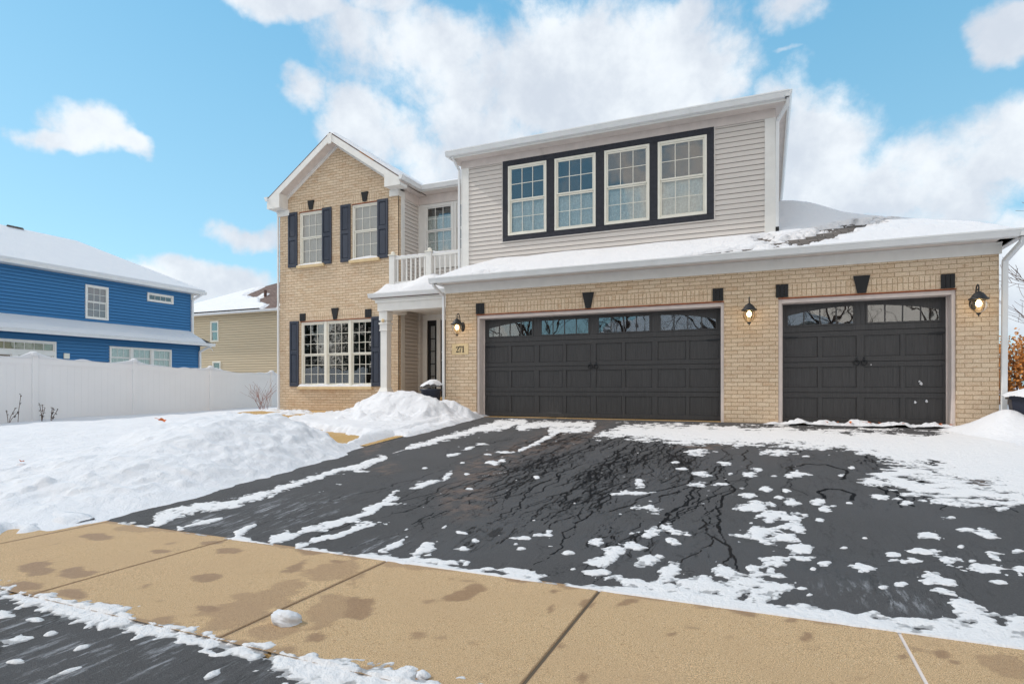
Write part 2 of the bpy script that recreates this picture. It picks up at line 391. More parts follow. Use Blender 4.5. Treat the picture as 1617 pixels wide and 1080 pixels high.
def grid_mesh(name, xs, ys, Z, keep, mat, attrs=None, smooth=True):
    """height field over the grid xs, ys; keep: boolean per vertex (a face stays when any corner is kept)"""
    ny, nx = Z.shape
    Xg, Yg = np.meshgrid(xs, ys); idx = np.arange(nx * ny).reshape(ny, nx)
    k = keep[:-1, :-1] | keep[1:, :-1] | keep[:-1, 1:] | keep[1:, 1:]
    a, b, c, d = idx[:-1, :-1][k], idx[:-1, 1:][k], idx[1:, 1:][k], idx[1:, :-1][k]
    F = np.stack([a, b, c, d], 1); used = np.unique(F); rem = np.zeros(nx * ny, int); rem[used] = np.arange(len(used)); F = rem[F]
    V = np.stack([Xg.ravel()[used], Yg.ravel()[used], Z.ravel()[used]], 1)
    me = bpy.data.meshes.new(name); me.vertices.add(len(V)); me.vertices.foreach_set('co', V.ravel())
    me.loops.add(F.size); me.loops.foreach_set('vertex_index', F.ravel().astype(np.int32))
    me.polygons.add(len(F)); me.polygons.foreach_set('loop_start', np.arange(0, F.size, 4, dtype=np.int32))
    me.polygons.foreach_set('loop_total', np.full(len(F), 4, np.int32)); me.polygons.foreach_set('use_smooth', np.full(len(F), smooth))
    me.update(); me.validate()
    for an, av in (attrs or {}).items():
        at = me.attributes.new(an, 'FLOAT', 'POINT'); at.data.foreach_set('value', av.ravel()[used].astype(np.float32))
    me.materials.append(M[mat]); o = bpy.data.objects.new(name, me); C.objects.link(o); return o

# gradient noise on arrays
_rng = np.random.RandomState(7); _P = _rng.permutation(512); _P = np.concatenate([_P, _P]); _G = _rng.rand(1024) * 2 * np.pi
def pn(x, y):
    xi = np.floor(x).astype(int); yi = np.floor(y).astype(int); xf = x - xi; yf = y - yi
    u = xf ** 3 * (xf * (xf * 6 - 15) + 10); v = yf ** 3 * (yf * (yf * 6 - 15) + 10)
    def g(ix, iy, dx, dy):
        a = _G[_P[(_P[ix & 511] + iy) & 511]]; return np.cos(a) * dx + np.sin(a) * dy
    n00 = g(xi, yi, xf, yf); n10 = g(xi + 1, yi, xf - 1, yf); n01 = g(xi, yi + 1, xf, yf - 1); n11 = g(xi + 1, yi + 1, xf - 1, yf - 1)
    return (n00 * (1 - u) + n10 * u) * (1 - v) + (n01 * (1 - u) + n11 * u) * v
def fbm(x, y, o=4, g=.5, seed=0.0):
    s = 0; a = 1
    for i in range(o): s = s + a * pn(x * 2 ** i + 17.3 * i + seed, y * 2 ** i + 9.1 * i + seed * 1.7); a *= g
    return s
def sstep(a, b, x):
    t = np.clip((x - a) / (b - a), 0, 1); return t * t * (3 - 2 * t)

# survey of the plot: photo points to ground points and back (used to lay out patches on the ground)
def pix(x, y, z):
    d = -.3955 * x + .9184 * y; l = .9184 * x + .3955 * y; d = np.maximum(d, .2)
    return CX + FC * l / d, HY - FC * (z - .625) / d
def poly_sd(px, py, pts):
    """signed distance (positive inside) to a polygon"""
    px = np.asarray(px, float); d = np.full(px.shape, 1e9); ins = np.zeros(px.shape, bool); n = len(pts)
    for i in range(n):
        ax, ay = pts[i]; bx, by = pts[(i + 1) % n]; ex, ey = bx - ax, by - ay
        t = np.clip(((px - ax) * ex + (py - ay) * ey) / (ex * ex + ey * ey + 1e-9), 0, 1)
        d = np.minimum(d, np.hypot(px - ax - t * ex, py - ay - t * ey))
        c = ((ay > py) != (by > py)) & (px < (bx - ax) * (py - ay) / ((by - ay) + 1e-12) + ax); ins ^= c
    return np.where(ins, d, -d)
def ell(px, py, cx, cy, rx, ry, rot=0.0):
    c, s_ = math.cos(math.radians(rot)), math.sin(math.radians(rot)); dx, dy = px - cx, py - cy
    u = (dx * c + dy * s_) / rx; v = (-dx * s_ + dy * c) / ry
    return 1 - np.sqrt(u * u + v * v)
def line(px, py, pts, r0, r1=None):
    best = np.full(px.shape, -9.0); n = len(pts) - 1
    r1 = r0 if r1 is None else r1
    for i in range(n):
        ax, ay = pts[i]; bx, by = pts[i + 1]; ex, ey = bx - ax, by - ay
        t = np.clip(((px - ax) * ex + (py - ay) * ey) / (ex * ex + ey * ey), 0, 1)
        r = r0 + (r1 - r0) * (i + t) / n
        best = np.maximum(best, 1 - np.hypot(px - ax - t * ex, py - ay - t * ey) / r)
    return best

ZS = -.595
def drive_z(y): return ZS + (-.012 - ZS) * np.clip((y - 3.5) / 8.0, 0, 1)
def lawn_z(x, y):
    z = drive_z(y) - .02
    far = sstep(-9, -15, x)
    z = z * (1 - far) + far * (-.33 + .016 * (y - 9))
    return np.where(y < 3.5, ZS - .02, z)

# ------------------------------------------------------------------ ground: lawn under snow, drive, sidewalk, street
bg_ = MB(); bg_.add([(-900, -900, -.80), (900, -900, -.80), (900, 900, -.80), (-900, 900, -.80)], [(0, 1, 2, 3)])
tag(bg_.build('ground', 'ground'), kind='structure')

# driveway sheet with the wet, frosty and silty areas that the melt has left on it
xs = np.concatenate([np.arange(-5.75, 3.4, .0125), np.arange(3.4, 7, .05)]); ys = np.arange(3.50, 11.86, .0125)
X_, Y_ = np.meshgrid(xs, ys); Zd = drive_z(Y_) + .004 * fbm(X_ * .8, Y_ * .8, 3)
Zd = np.where(Y_ > 11.5, -.012, Zd)
PX, PY = pix(X_, Y_, Zd)
wet = np.zeros_like(X_)
for e in [(960, 770, 190, 75, -18), (860, 735, 130, 40, -20), (1050, 740, 120, 45, -8), (760, 850, 120, 40, -12), (1250, 730, 130, 35, 0), (880, 700, 120, 22, -10),
          (1150, 860, 200, 60, 0), (1400, 735, 90, 30, 0), (1330, 900, 160, 40, 8), (980, 860, 120, 40, 0)]:
    wet = np.maximum(wet, np.clip(1.3 * ell(PX, PY, *e), 0, 1))
wet = np.clip(wet + .35 * fbm(X_ * 1.2, Y_ * 1.2, 4), 0, 1.0) * np.where(PX < 1120, 1, .62)
wet = np.maximum(wet, 1.3 * np.clip(ell(PX, PY, 1398, 742, 60, 22, 12) * 2.4 + .5 * fbm(X_ * 3, Y_ * 3, 4), 0, 1))
wet = np.maximum(wet, 1.15 * np.clip(ell(PX, PY, 845, 725, 70, 13, -18) * 2.0 + .5 * fbm(X_ * 3, Y_ * 3, 4), 0, 1))
frost = np.zeros_like(X_)
for e in [(430, 815, 110, 32, -14), (330, 822, 90, 18, -14), (520, 800, 60, 16, -20), (1390, 940, 130, 26, 10), (600, 860, 70, 18, -18)]:
    frost = np.maximum(frost, np.clip(1.6 * ell(PX, PY, *e), 0, 1))
silt = np.zeros_like(X_)
for e in [(840, 705, 110, 22, -22), (760, 740, 60, 30, -20), (735, 790, 55, 40, 0), (610, 740, 35, 12, -10), (1555, 762, 75, 14, 4), (1525, 716, 45, 8, 4), (1110, 705, 60, 8, 0), (905, 678, 50, 8, -25), (590, 705, 30, 12, -30), (920, 690, 70, 10, -30)]:
    silt = np.maximum(silt, np.clip(1.8 * ell(PX, PY, *e), 0, 1))
stream = np.zeros_like(X_); rnd_ = random.Random(12); ncol = int(9.15 / .0125)
def run(x, y, yend, wd, lvl=0):
    h = rnd_.uniform(-.25, .05); gap_ = 0
    while y > yend and 3.56 < y:
        h += rnd_.uniform(-.48, .48) - .42 * (h + .06); h = max(-1.0, min(1.0, h)); st_ = rnd_.uniform(.012, .05)
        for q in range(max(1, int(st_ / .006))):
            y -= .006; x += .006 * h
            if gap_ > 0: gap_ -= 1; continue
            i0 = int((y - 3.50) / .0125); j0 = int((x + 5.75) / .0125)
            if 2 < i0 < len(ys) - 3 and 2 < j0 < ncol - 3:
                a = ys[i0 - 2:i0 + 3][:, None] - y; b_ = xs[j0 - 2:j0 + 3][None, :] - x
                stream[i0 - 2:i0 + 3, j0 - 2:j0 + 3] = np.maximum(stream[i0 - 2:i0 + 3, j0 - 2:j0 + 3], np.clip(1.25 - np.hypot(a * .7, b_) / wd, 0, 1))
        if rnd_.random() < .05: gap_ = rnd_.randint(2, 14)
        if lvl < 3 and rnd_.random() < .035: run(x, y, y - rnd_.uniform(.15, .9), wd * .75, lvl + 1)
        if rnd_.random() < .04: h += rnd_.choice((-1.2, 1.2))
for k in range(74):
    xq = rnd_.triangular(-3.7, .9, -1.6); y0 = min(11.0, rnd_.uniform(6.2, 9.6) + .25 * (xq + 2)); run(xq, y0, y0 - rnd_.uniform(.5, 2.9), rnd_.choice((.009, .011, .015)))
for k in range(9): xq = rnd_.uniform(-3.2, -.2); y0 = rnd_.uniform(4.6, 6.6); run(xq, y0, y0 - rnd_.uniform(.2, 1.1), rnd_.choice((.010, .013)))
for k in range(22): xq = rnd_.uniform(-3.9, -2.3); y0 = rnd_.uniform(7.6, 10.8); run(xq + .1 * (y0 - 8), y0, y0 - rnd_.uniform(.3, 1.8), rnd_.choice((.013, .02)))
for k in range(26): xq = rnd_.uniform(1.0, 2.0); y0 = rnd_.uniform(6.6, 8.6); run(xq, y0, y0 - rnd_.uniform(.1, .7), rnd_.choice((.014, .022)))
for (cx_, cy_, r_) in ((.55, 7.4, .27), (.62, 6.35, .14)):      # rings left where snowballs stood
    for t_ in np.linspace(-.9, 3.9, 90):
        xa, ya = cx_ + r_ * math.cos(t_) * (1 + .1 * math.sin(5 * t_)), cy_ + 1.6 * r_ * math.sin(t_) * (1 + .08 * math.sin(7 * t_)); stream = np.maximum(stream, 0)
        i0 = int((ya - 3.5) / .0125); j0 = int((xa + 5.75) / .0125); stream[i0 - 1:i0 + 2, j0 - 1:j0 + 2] = np.maximum(stream[i0 - 1:i0 + 2, j0 - 1:j0 + 2], .8)
tag(grid_mesh('driveway', xs, ys, Zd, np.ones_like(Zd, bool), 'asphalt', {'stream': stream, 'wet': wet, 'frost': frost, 'silt': silt}), kind='structure')

# sidewalk slabs: one walk, joints cut between the squares
def sidewalk():
    stains = [(115, 903, 30, 10), (150, 847, 20, 5), (60, 897, 30, 9), (115, 938, 24, 8), (162, 957, 16, 8), (325, 912, 22, 6, -5), (466, 896, 24, 7, -20), (525, 905, 50, 18, -5),
              (385, 962, 110, 24, -22), (520, 962, 44, 20, -12), (500, 1008, 20, 8), (507, 1048, 26, 12), (430, 1000, 36, 12), (530, 886, 13, 3), (735, 938, 32, 10, -12), (568, 962, 24, 20),
              (815, 912, 30, 7, 6), (640, 892, 40, 6, 6), (988, 952, 24, 7, -6), (1060, 1001, 9, 3), (874, 933, 7, 3), (870, 962, 6, 9, 20), (927, 952, 12, 7), (921, 1072, 8, 10),
              (1273, 1002, 11, 9), (1591, 1052, 52, 17, 16), (1489, 1033, 12, 5, 10), (1510, 1046, 9, 3, 20), (1176, 966, 24, 6, 8), (1250, 979, 12, 4), (1426, 1036, 6, 5),
              (640, 845, 60, 8, 8), (330, 856, 20, 4), (250, 870, 14, 3), (215, 835, 36, 8), (360, 870, 20, 5), (490, 870, 20, 6), (330, 960, 18, 5), (40, 925, 30, 7)]
    xs = np.arange(-11.0, 6.0, .02); ys = np.arange(2.06, 3.5, .02); ys = np.append(ys, 3.497)
    for j in range(-4, 5): xs = np.append(xs, [-.92 + 1.53 * j + q for q in (-.011, -.0055, 0, .0055, .011)])
    xs = np.unique(np.round(xs, 4))
    X, Y = np.meshgrid(xs, ys)
    z = np.full_like(X, ZS) + .002 * fbm(X, Y, 3)
    px, py = pix(X, Y, z); st = np.zeros_like(X); wn = fbm(X * 5, Y * 5, 4) * 1.1
    for e in stains: st = np.maximum(st, sstep(0, .12, ell(px, py, *e) + wn * .75) * (1 if e[2] < 34 else .62))
    edge = np.clip(1 - np.abs(Y - 3.5) / .10, 0, 1) + np.clip(1 - np.abs(Y - 2.06) / .12, 0, 1)
    st = np.maximum(st, sstep(.15, .4, edge + wn - .35) * .8)
    keep = np.ones_like(X, bool)
    for j in range(-4, 5):
        xj = -.92 + 1.53 * j
        dip = np.abs(X - xj) < .007
        z = np.where(dip, z - .012, z); st = np.maximum(st, np.where(np.abs(X - xj) < .013, .8, 0) * (j < 1))
    tag(grid_mesh('sidewalk', xs, ys, z, keep, 'concrete', {'stain': st}), kind='structure')
    sk = MB(); sk.box(-11, 6, 2.058, 3.50, -.75, ZS - .014); tag(sk.build('sidewalk_base', 'walk'), kind='structure')
    for j in range(-4, 5):
        xj = -.92 + 1.53 * j
        b = MB(); b.box(xj - .008, xj + .008, 2.065, 3.49, ZS - .013, ZS - .005)
        tag(b.build('sidewalk_joint', 'jamb' if j == 1 else 'joint'), kind='structure')
sidewalk()
xs = np.arange(-11, 6, .06); ys = np.arange(-8, 2.065, .06); X_, Y_ = np.meshgrid(xs, ys)
Za = ZS - .012 - .022 * np.clip(2.06 - Y_, 0, 9) + .004 * fbm(X_, Y_, 3)
px_, py_ = pix(X_, np.maximum(Y_, .5), Za)
fr = np.maximum(np.clip(1.9 * ell(px_, py_, 150, 1035, 260, 55, -12), 0, 1), np.clip(1.9 * ell(px_, py_, 40, 985, 90, 30, -12), 0, 1))
tag(grid_mesh('street', xs, ys, Za, np.ones_like(Za, bool), 'asphalt', {'frost': np.clip(fr + .3, 0, 1), 'wet': fr * 0, 'silt': fr * 0}), kind='structure')
s2 = MB(); s2.box(-200, 200, -14, -8.0, -.80, -.78); tag(s2.build('far_street', 'street'), kind='structure')

# concrete path from the drive to the porch
xs = np.arange(-12.6, -5.74, .12); ys = np.arange(7.6, 12.9, .12); X_, Y_ = np.meshgrid(xs, ys)
tag(grid_mesh('path', xs, ys, drive_z(Y_) + .006, np.ones_like(X_, bool), 'walk'), kind='structure')


xs = np.arange(-22, -5.70, .25); ys = np.arange(3.5, 14.2, .25); X_, Y_ = np.meshgrid(xs, ys)
tag(grid_mesh('lawn', xs, ys, lawn_z(X_, Y_) - .012, np.ones_like(X_, bool), 'turf'), kind='structure')
# snow cover of the lawn, broken along the path and at the sidewalk
xs = np.concatenate([np.arange(-60, -20, .8), np.arange(-20, -12, .12), np.arange(-12, -5.3, .035)]); ys = np.concatenate([np.arange(2.1, 13.6, .04), np.arange(13.6, 60, .8)])
X_, Y_ = np.meshgrid(xs, ys)
base = lawn_z(X_, np.clip(Y_, 2, 22)) + .02
PX, PY = pix(X_, Y_, base + .05)
dep = .12 + .05 * fbm(X_ * .5, Y_ * .5, 4) + .018 * fbm(X_ * 3, Y_ * 3, 3) + .16 * sstep(11.5, 12.9, Y_) * sstep(-13.5, -12.0, X_) 
# the cleared part of the path
PATH_PX = [(420, 672), (424, 661), (440, 657), (464, 655), (512, 649), (557, 643), (557, 648), (522, 652), (489, 655), (458, 659), (449, 666), (458, 671), (484, 672), (514, 677), (580, 685), (566, 692), (538, 705), (522, 698), (500, 688), (478, 682), (448, 678), (430, 676)]
pth = poly_sd(PX, PY, PATH_PX)
dep = np.where(X_ > -14, np.minimum(dep, -.035 * (pth - .5 + 3 * fbm(X_ * 4, Y_ * 4, 3))), dep)
# sidewalk side: patches trodden bare
edge = (Y_ - 3.42) + .12 * fbm(X_ * 2, Y_ * 2, 4)
leftcov = .05 + .28 * fbm(X_ * 1.3 + 3, Y_ * 1.6, 4) + .10 * sstep(-5.6, -6.6, X_) - .02
bare = np.maximum.reduce([ell(PX, PY, 20, 812, 55, 9, 3), ell(PX, PY, 10, 838, 22, 9, -25), ell(PX, PY, 75, 822, 18, 5)])
sw = np.minimum(.05 + .02 * fbm(X_ * 4, Y_ * 4, 3), -.12 * (bare + .35 * fbm(X_ * 5, Y_ * 5, 3)))
sw = np.minimum(sw, -.05 * (X_ + 5.62 + .12 * fbm(X_ * 4, Y_ * 5, 3) + .25 * (3.45 - Y_)) * 8)
onwalk = Y_ < 3.5
dep = np.where(onwalk, sw, dep)
zz = np.where(onwalk, ZS, base) + dep
zz = np.where((~onwalk) & (Y_ < 4.2), ZS * (1 - sstep(3.5, 4.2, Y_)) + base * sstep(3.5, 4.2, Y_) + np.where(Y_ < 4.2, .05 + (dep - .05) * sstep(3.5, 4.2, Y_), dep), zz)
zz = zz - .22 * sstep(-6.15, -5.70, X_) * (Y_ > 3.5) * (Y_ < 13)
keep = (dep > -.03) & (X_ < -5.68)
keep &= ~((X_ > -12.75) & (Y_ > 12.98) & (X_ < -5))
keep |= (Y_ > 13.6) & (X_ < -12.8)
tag(grid_mesh('snow_ground', xs, ys, zz, keep, 'snow'), kind='structure')
# right side yard and back
xs = np.concatenate([np.arange(3.42, 9, .06), np.arange(9, 60, .8)]); ys = np.concatenate([np.arange(10.2, 14, .06), np.arange(14, 70, .8)])
X_, Y_ = np.meshgrid(xs, ys); z = -.02 + .10 + .05 * fbm(X_ * .5, Y_ * .5, 4) + .01 * (Y_ - 11)
tag(grid_mesh('snow_yard', xs, ys, z, np.ones_like(z, bool), 'snow'), kind='structure')

# ------------------------------------------------------------------ shovelled snow piles
def pile(name, x0, x1, y0, y1, res, hfun, label, mat='snow', lump=1.0):
    xs = np.arange(x0, x1, res); ys = np.arange(y0, y1, res); X, Y = np.meshgrid(xs, ys)
    g = np.where(X > -5.75, drive_z(Y), lawn_z(X, Y) + .02)
    g = np.where(Y < 3.5, ZS, g)
    px, py = pix(X, Y, g)
    h = hfun(X, Y, px, py)
    if x0 < 0: h = np.minimum(h, np.maximum(-.022 * (poly_sd(px, py, PATH_PX) + 2.0 + 5 * fbm(X * 4, Y * 4, 3)), -.0195 if y0 > 11 else -9))
    hp = np.clip(h, 0, 2)
    lumps = (.07 * fbm(X * 1.3, Y * 1.3, 3, .45, 3.0) + .012 * fbm(X * 9, Y * 9, 3) + .035 * np.abs(fbm(X * 2.6, Y * 2.6, 2, .4, 8.0)) - .01) * lump
    bo = np.clip(fbm(X * 4.5, Y * 4.5, 2, .5, 5.0) - .12, 0, 1) * .10 * lump * (.3 + .7 * sstep(.45, .1, hp))
    env = sstep(0, .16, hp)
    z = g + h + (lumps + bo) * env
    o = grid_mesh(name, xs, ys, z, h > -.02, mat)
    return tag(o, label, 'snow pile', 'shovelled snow piles round the drive')

def h_left(X, Y, px, py):
    xe = -5.52 - .012 * (Y - 3.5) + .14 * fbm(X * 1.1, Y * 1.1, 4) + .05 * fbm(X * 6, Y * 6, 3)
    xe = xe - .35 * sstep(6.6, 8.0, Y)
    xe = xe - .12 * sstep(4.3, 3.2, Y)
    t = np.clip((xe - X) / 1.9, -.2, 3)
    hm = np.interp(Y, [2.9, 3.3, 4.0, 5.0, 6.0, 7.0, 7.8, 8.6, 9.3], [-.05, .10, .26, .42, .60, .60, .34, .06, -.15])
    prof = np.where(t < 1, np.sin(np.clip(t, -.2, 1) * np.pi / 2) ** 1.15 if False else np.sign(t) * np.abs(np.sin(np.clip(t, -1, 1) * np.pi / 2)) ** 1.1, np.exp(-((t - 1) / .85) ** 2))
    h = hm * prof
    h = np.where(t < 0, t * .4, h)
    h = np.where(hm < 0, hm, h)
    return np.minimum(h, (.9 * hm + .02)) - .03 * (t > 2) * 0 - np.where(t > 1, (t - 1) * .035, 0)
pile('snow_pile', -9.6, -5.2, 2.8, 9.3, .028, h_left, 'long mound of shovelled snow left of the drive, in front of the white fence')

def h_mid(X, Y, px, py):
    sd = poly_sd(px, py, [(448, 668), (470, 660), (560, 652), (640, 640), (700, 645), (754, 657), (757, 661), (716, 672), (670, 681), (612, 688), (582, 689), (520, 680), (478, 674)])
    n = 5 * fbm(X * 2.4, Y * 2.4, 4)
    inside = (sd + n) / 22
    back = sstep(13.3, 12.0, Y) * sstep(-5.78, -6.0, X - .35 * sstep(11.6, 10.4, Y))
    h = 0
    for (cx, cy, rx, ry, a) in [(-7.75, 11.15, .75, .9, .50), (-7.2, 11.0, .7, .65, .40), (-6.55, 10.75, .7, .45, .46), (-6.0, 11.1, .4, .4, .18), (-8.6, 11.2, .8, .9, .28), (-7.3, 10.2, 1.1, .6, .22), (-9.4, 10.6, 1.0, .6, .10), (-6.1, 11.05, .5, .5, .18),(-8.3,12.1,.7,.7,.34)]:
        d2 = ((X - cx) / rx) ** 2 + ((Y - cy) / ry) ** 2
        h = h + a * np.exp(-d2)
    front = np.clip(inside, -1, 1)
    h = (h * .60 + .04) * np.where(Y < 11.0, np.clip(.1 + front * 1.3, -.3, 1), 1)
    h = np.where((Y < 11.0) & (front < 0), front * .2, h)
    wallc = sstep(-5.52, -5.80, X + .06 * fbm(X * 3, Y * 3, 3))
    h = np.maximum(h, -.05 + .12 * sstep(8.5, 8.8, Y + .1 * fbm(X * 5, Y * 5, 2)) * sstep(-7.3, -6.8, X + .25 * fbm(X * 2, Y * 2, 3)))
    return np.where(X > -6.0, (h + .03) * wallc - .03, h)
pile('snow_pile', -10.2, -5.5, 8.6, 12.85, .03, h_mid, 'lumpy heap of shovelled snow in front of the porch, burying the navy pot', lump=1.5)

def h_right(X, Y, px, py):
    h = 0
    for (cx, cy, rx, ry, a) in [(3.30, 10.75, .42, .42, .31), (4.2, 9.9, .8, .6, .13), (4.9, 9.8, .9, .7, .08), (3.2, 11.05, .45, .35, .14), (4.0, 9.7, .7, .6, .16), (2.9, 11.2, .35, .2, .05), (6.6, 10.3, 1.0, 1.2, .4)]:
        h = h + a * np.exp(-(((X - cx) / rx) ** 2 + ((Y - cy) / ry) ** 2))
    return h - .035 + .02 * fbm(X * 3, Y * 3, 3)
pile('snow_pile', 2.4, 7.0, 8.4, 11.48, .03, h_right, 'mound of snow at the right end of the garage, against the dark planter', lump=.5)

def h_front(X, Y, px, py):
    h = .30 * sstep(12.0, 12.8, Y) * sstep(-12.6, -10.3, X) * sstep(-8.2, -8.9, X)
    h = h + .17 * np.exp(-((X + 9.3) / 1.2) ** 2 - ((Y - 12.3) / .6) ** 2) + .14 * np.exp(-((X + 12.2) / .9) ** 2 - ((Y - 12.5) / .7) ** 2)
    pth = poly_sd(px, py, PATH_PX)
    return np.where(pth > -1, -.016, h - .05 + .03 * fbm(X * 2, Y * 2, 3))
pile('snow_pile', -13.6, -8.3, 11.4, 12.88, .03, h_front, 'low bank of snow along the foot of the brick gable wall', lump=.6)

# ------------------------------------------------------------------ thin snow left on the drive and along the sidewalk edges
xs = np.arange(-5.6, 5.6, .0135); ys = np.arange(3.44, 11.50, .0135)
X_, Y_ = np.meshgrid(xs, ys); G_ = drive_z(Y_); PX, PY = pix(X_, Y_, G_)
A = np.full_like(X_, -1.0)
R = lambda cx, cy, rx, ry, rot=0: ell(PX, PY, cx, cy, rx, ry, rot)
def rz(l, ox, oy, s): return [(ox + c[0] / s, oy + c[1] / s, c[2] / s, c[3] / s) + tuple(c[4:5]) for c in l]
E = rz([(50, 180, 35, 10), (155, 225, 27, 6), (65, 265, 32, 10), (280, 248, 20, 6), (255, 268, 32, 9), (448, 270, 45, 9), (430, 262, 20, 8), (348, 275, 16, 5), (60, 308, 40, 7), (318, 325, 22, 10),
        (395, 330, 12, 7), (258, 348, 28, 12), (367, 357, 15, 6), (415, 375, 30, 12), (265, 395, 50, 20), (340, 430, 60, 24), (400, 435, 42, 22), (345, 383, 26, 10), (300, 500, 78, 28), (390, 510, 62, 22),
        (440, 485, 26, 16), (400, 470, 40, 8), (450, 560, 46, 20), (470, 595, 42, 14), (430, 548, 42, 10), (380, 593, 34, 9), (540, 613, 24, 8), (340, 563, 16, 6), (325, 615, 50, 18, 10), (375, 660, 42, 14),
        (340, 640, 20, 22), (265, 630, 20, 13), (150, 635, 48, 22), (90, 700, 92, 34), (240, 680, 75, 30), (350, 710, 72, 34), (180, 735, 60, 25), (290, 760, 90, 26), (475, 430, 21, 8), (525, 443, 22, 8),
        (528, 372, 29, 10), (545, 402, 25, 10), (582, 390, 18, 4), (485, 735, 14, 6), (615, 553, 20, 7), (703, 632, 42, 16), (853, 690, 24, 10), (770, 707, 16, 6), (820, 580, 34, 8), (868, 606, 72, 13),
        (925, 565, 50, 10), (935, 503, 44, 16), (1020, 600, 68, 14, 6), (985, 672, 62, 26, 14), (1005, 722, 40, 17, 14), (1168, 632, 70, 17, 8), (1195, 587, 36, 16, 8), (1228, 683, 34, 12), (1175, 497, 33, 16, 10),
        (1095, 482, 29, 6), (1232, 401, 23, 7), (1305, 638, 20, 16), (1293, 562, 24, 9), (1072, 547, 15, 6), (1038, 434, 14, 5), (1100, 790, 70, 28, 18), (1175, 838, 80, 32, 14), (1285, 850, 75, 36), (890, 838, 80, 16, 4),
        (700, 815, 60, 16, 3), (860, 380, 23, 7), (763, 354, 42, 9), (825, 360, 19, 6), (875, 345, 32, 7), (928, 370, 22, 5), (1265, 355, 75, 9), (1000, 370, 52, 9), (1060, 382, 54, 10), (1040, 335, 60, 13),
        (960, 315, 64, 12), (830, 300, 95, 14), (740, 297, 50, 8), (1190, 378, 42, 9), (1150, 345, 72, 10), (655, 243, 13, 5), (612, 271, 13, 4), (640, 378, 12, 4), (370, 180, 66, 9), (360, 190, 30, 6), (480, 163, 60, 5),
        (540, 172, 14, 4), (680, 188, 24, 4), (700, 515, 9, 3), (1120, 603, 16, 5), (500, 634, 9, 4), (180, 265, 9, 4), (225, 320, 12, 4), (130, 305, 30, 5), (20, 690, 40, 20), (470, 198, 14, 3)], 1080, 640, 2.454)
E += rz([(120, 232, 0.1, .1), (20, 235, 60, 12, -16), (75, 215, 50, 12, -14), (275, 305, 50, 8, -17), (360, 272, 20, 10, -30), (350, 283, 10, 5), (90, 388, 80, 9, -20), (130, 362, 36, 9, -38), (120, 385, 50, 7, -5), (40, 462, 58, 12, -16),
        (140, 553, 52, 11, -24), (185, 522, 22, 6, -30), (110, 565, 20, 8), (250, 575, 62, 14, -34), (235, 590, 60, 16, -20), (285, 548, 22, 16), (310, 607, 130, 9, 5), (430, 612, 20, 14), (610, 645, 110, 12, 10), (680, 660, 40, 14), (520, 632, 30, 9), (545, 223, 27, 7),
        (570, 214, 13, 6), (380, 193, 28, 5, -14), (440, 167, 20, 4, -14), (490, 150, 17, 4), (515, 190, 16, 3), (587, 182, 26, 4), (640, 515, 30, 7), (735, 503, 42, 8), (750, 498, 12, 14), (415, 494, 18, 5, 8), (467, 522, 15, 7), (430, 557, 40, 5), (420, 552, 15, 7),
        (645, 557, 18, 6), (625, 538, 10, 4), (830, 572, 19, 7), (845, 635, 16, 7), (940, 531, 27, 12), (995, 573, 52, 15, -8), (965, 605, 42, 22), (930, 645, 44, 12), (1070, 341, 58, 9), (1105, 293, 18, 8), (1110, 308, 22, 8), (1140, 400, 48, 13, 8),
        (1100, 388, 22, 4), (1150, 490, 50, 17, -6), (1130, 500, 20, 14), (1225, 480, 50, 14, 18), (1085, 547, 38, 14, 12), (1230, 530, 30, 11, 14), (1120, 600, 52, 18), (1185, 585, 18, 9), (1215, 640, 36, 22, -30), (1060, 682, 85, 18, 6), (1170, 705, 120, 20, 8),
        (1238, 222, 16, 4), (1268, 245, 19, 4), (1310, 180, 20, 10), (560, 222, 8, 4), (435, 265, 10, 6), (418, 222, 8, 3), (705, 278, 9, 4), (450, 325, 16, 3), (20, 255, 25, 3), (270, 242, 12, 3), (630, 180, 0.1, .1), (350, 470, 12, 4, -30), (200, 482, 20, 4, -20)], 560, 640, 2.454)
for e in E: A = np.maximum(A, R(*e))
lo = np.full_like(X_, -9.0)
for pts, r0, r1 in [([(484, 758), (507, 751), (542, 741), (567, 735), (590, 727), (609, 723)], 3.5, 3.5), ([(250, 822), (280, 808), (310, 802), (362, 797), (426, 778), (490, 756)], 9, 4),
                    ([(430, 852), (510, 833), (560, 818), (590, 806), (626, 785)], 7, 2.2), ([(470, 862), (530, 846), (590, 828)], 5, 2), ([(375, 842), (402, 829)], 5, 2), ([(282, 833), (350, 818)], 4, 2),
                    ([(643, 708), (690, 695), (748, 680), (790, 668), (826, 667)], 3, 5), ([(820, 676), (852, 670), (935, 671), (930, 678), (870, 680)], 4.5, 4.5), ([(880, 682), (853, 697), (820, 712)], 3, 2), ([(748, 679), (790, 676), (818, 668)], 4, 3),
                    ([(760, 752), (800, 745)], .1, .1), ([(620, 716), (660, 704)], .1, .1)]:
    lo = np.maximum(lo, line(PX, PY, pts, r0, r1))
A = np.maximum(A, lo)
fine = fbm(X_ * 6.5, Y_ * 6.5, 5, .55); med = fbm(X_ * 2.2, Y_ * 2.6, 4, .5, 4)
near = sstep(760, 900, PY)
fine2 = fbm(X_ * 24, Y_ * 24, 3, .6, 4)
m1 = A + fine * 1.2 + med * .22 + fine2 * .35 - .02
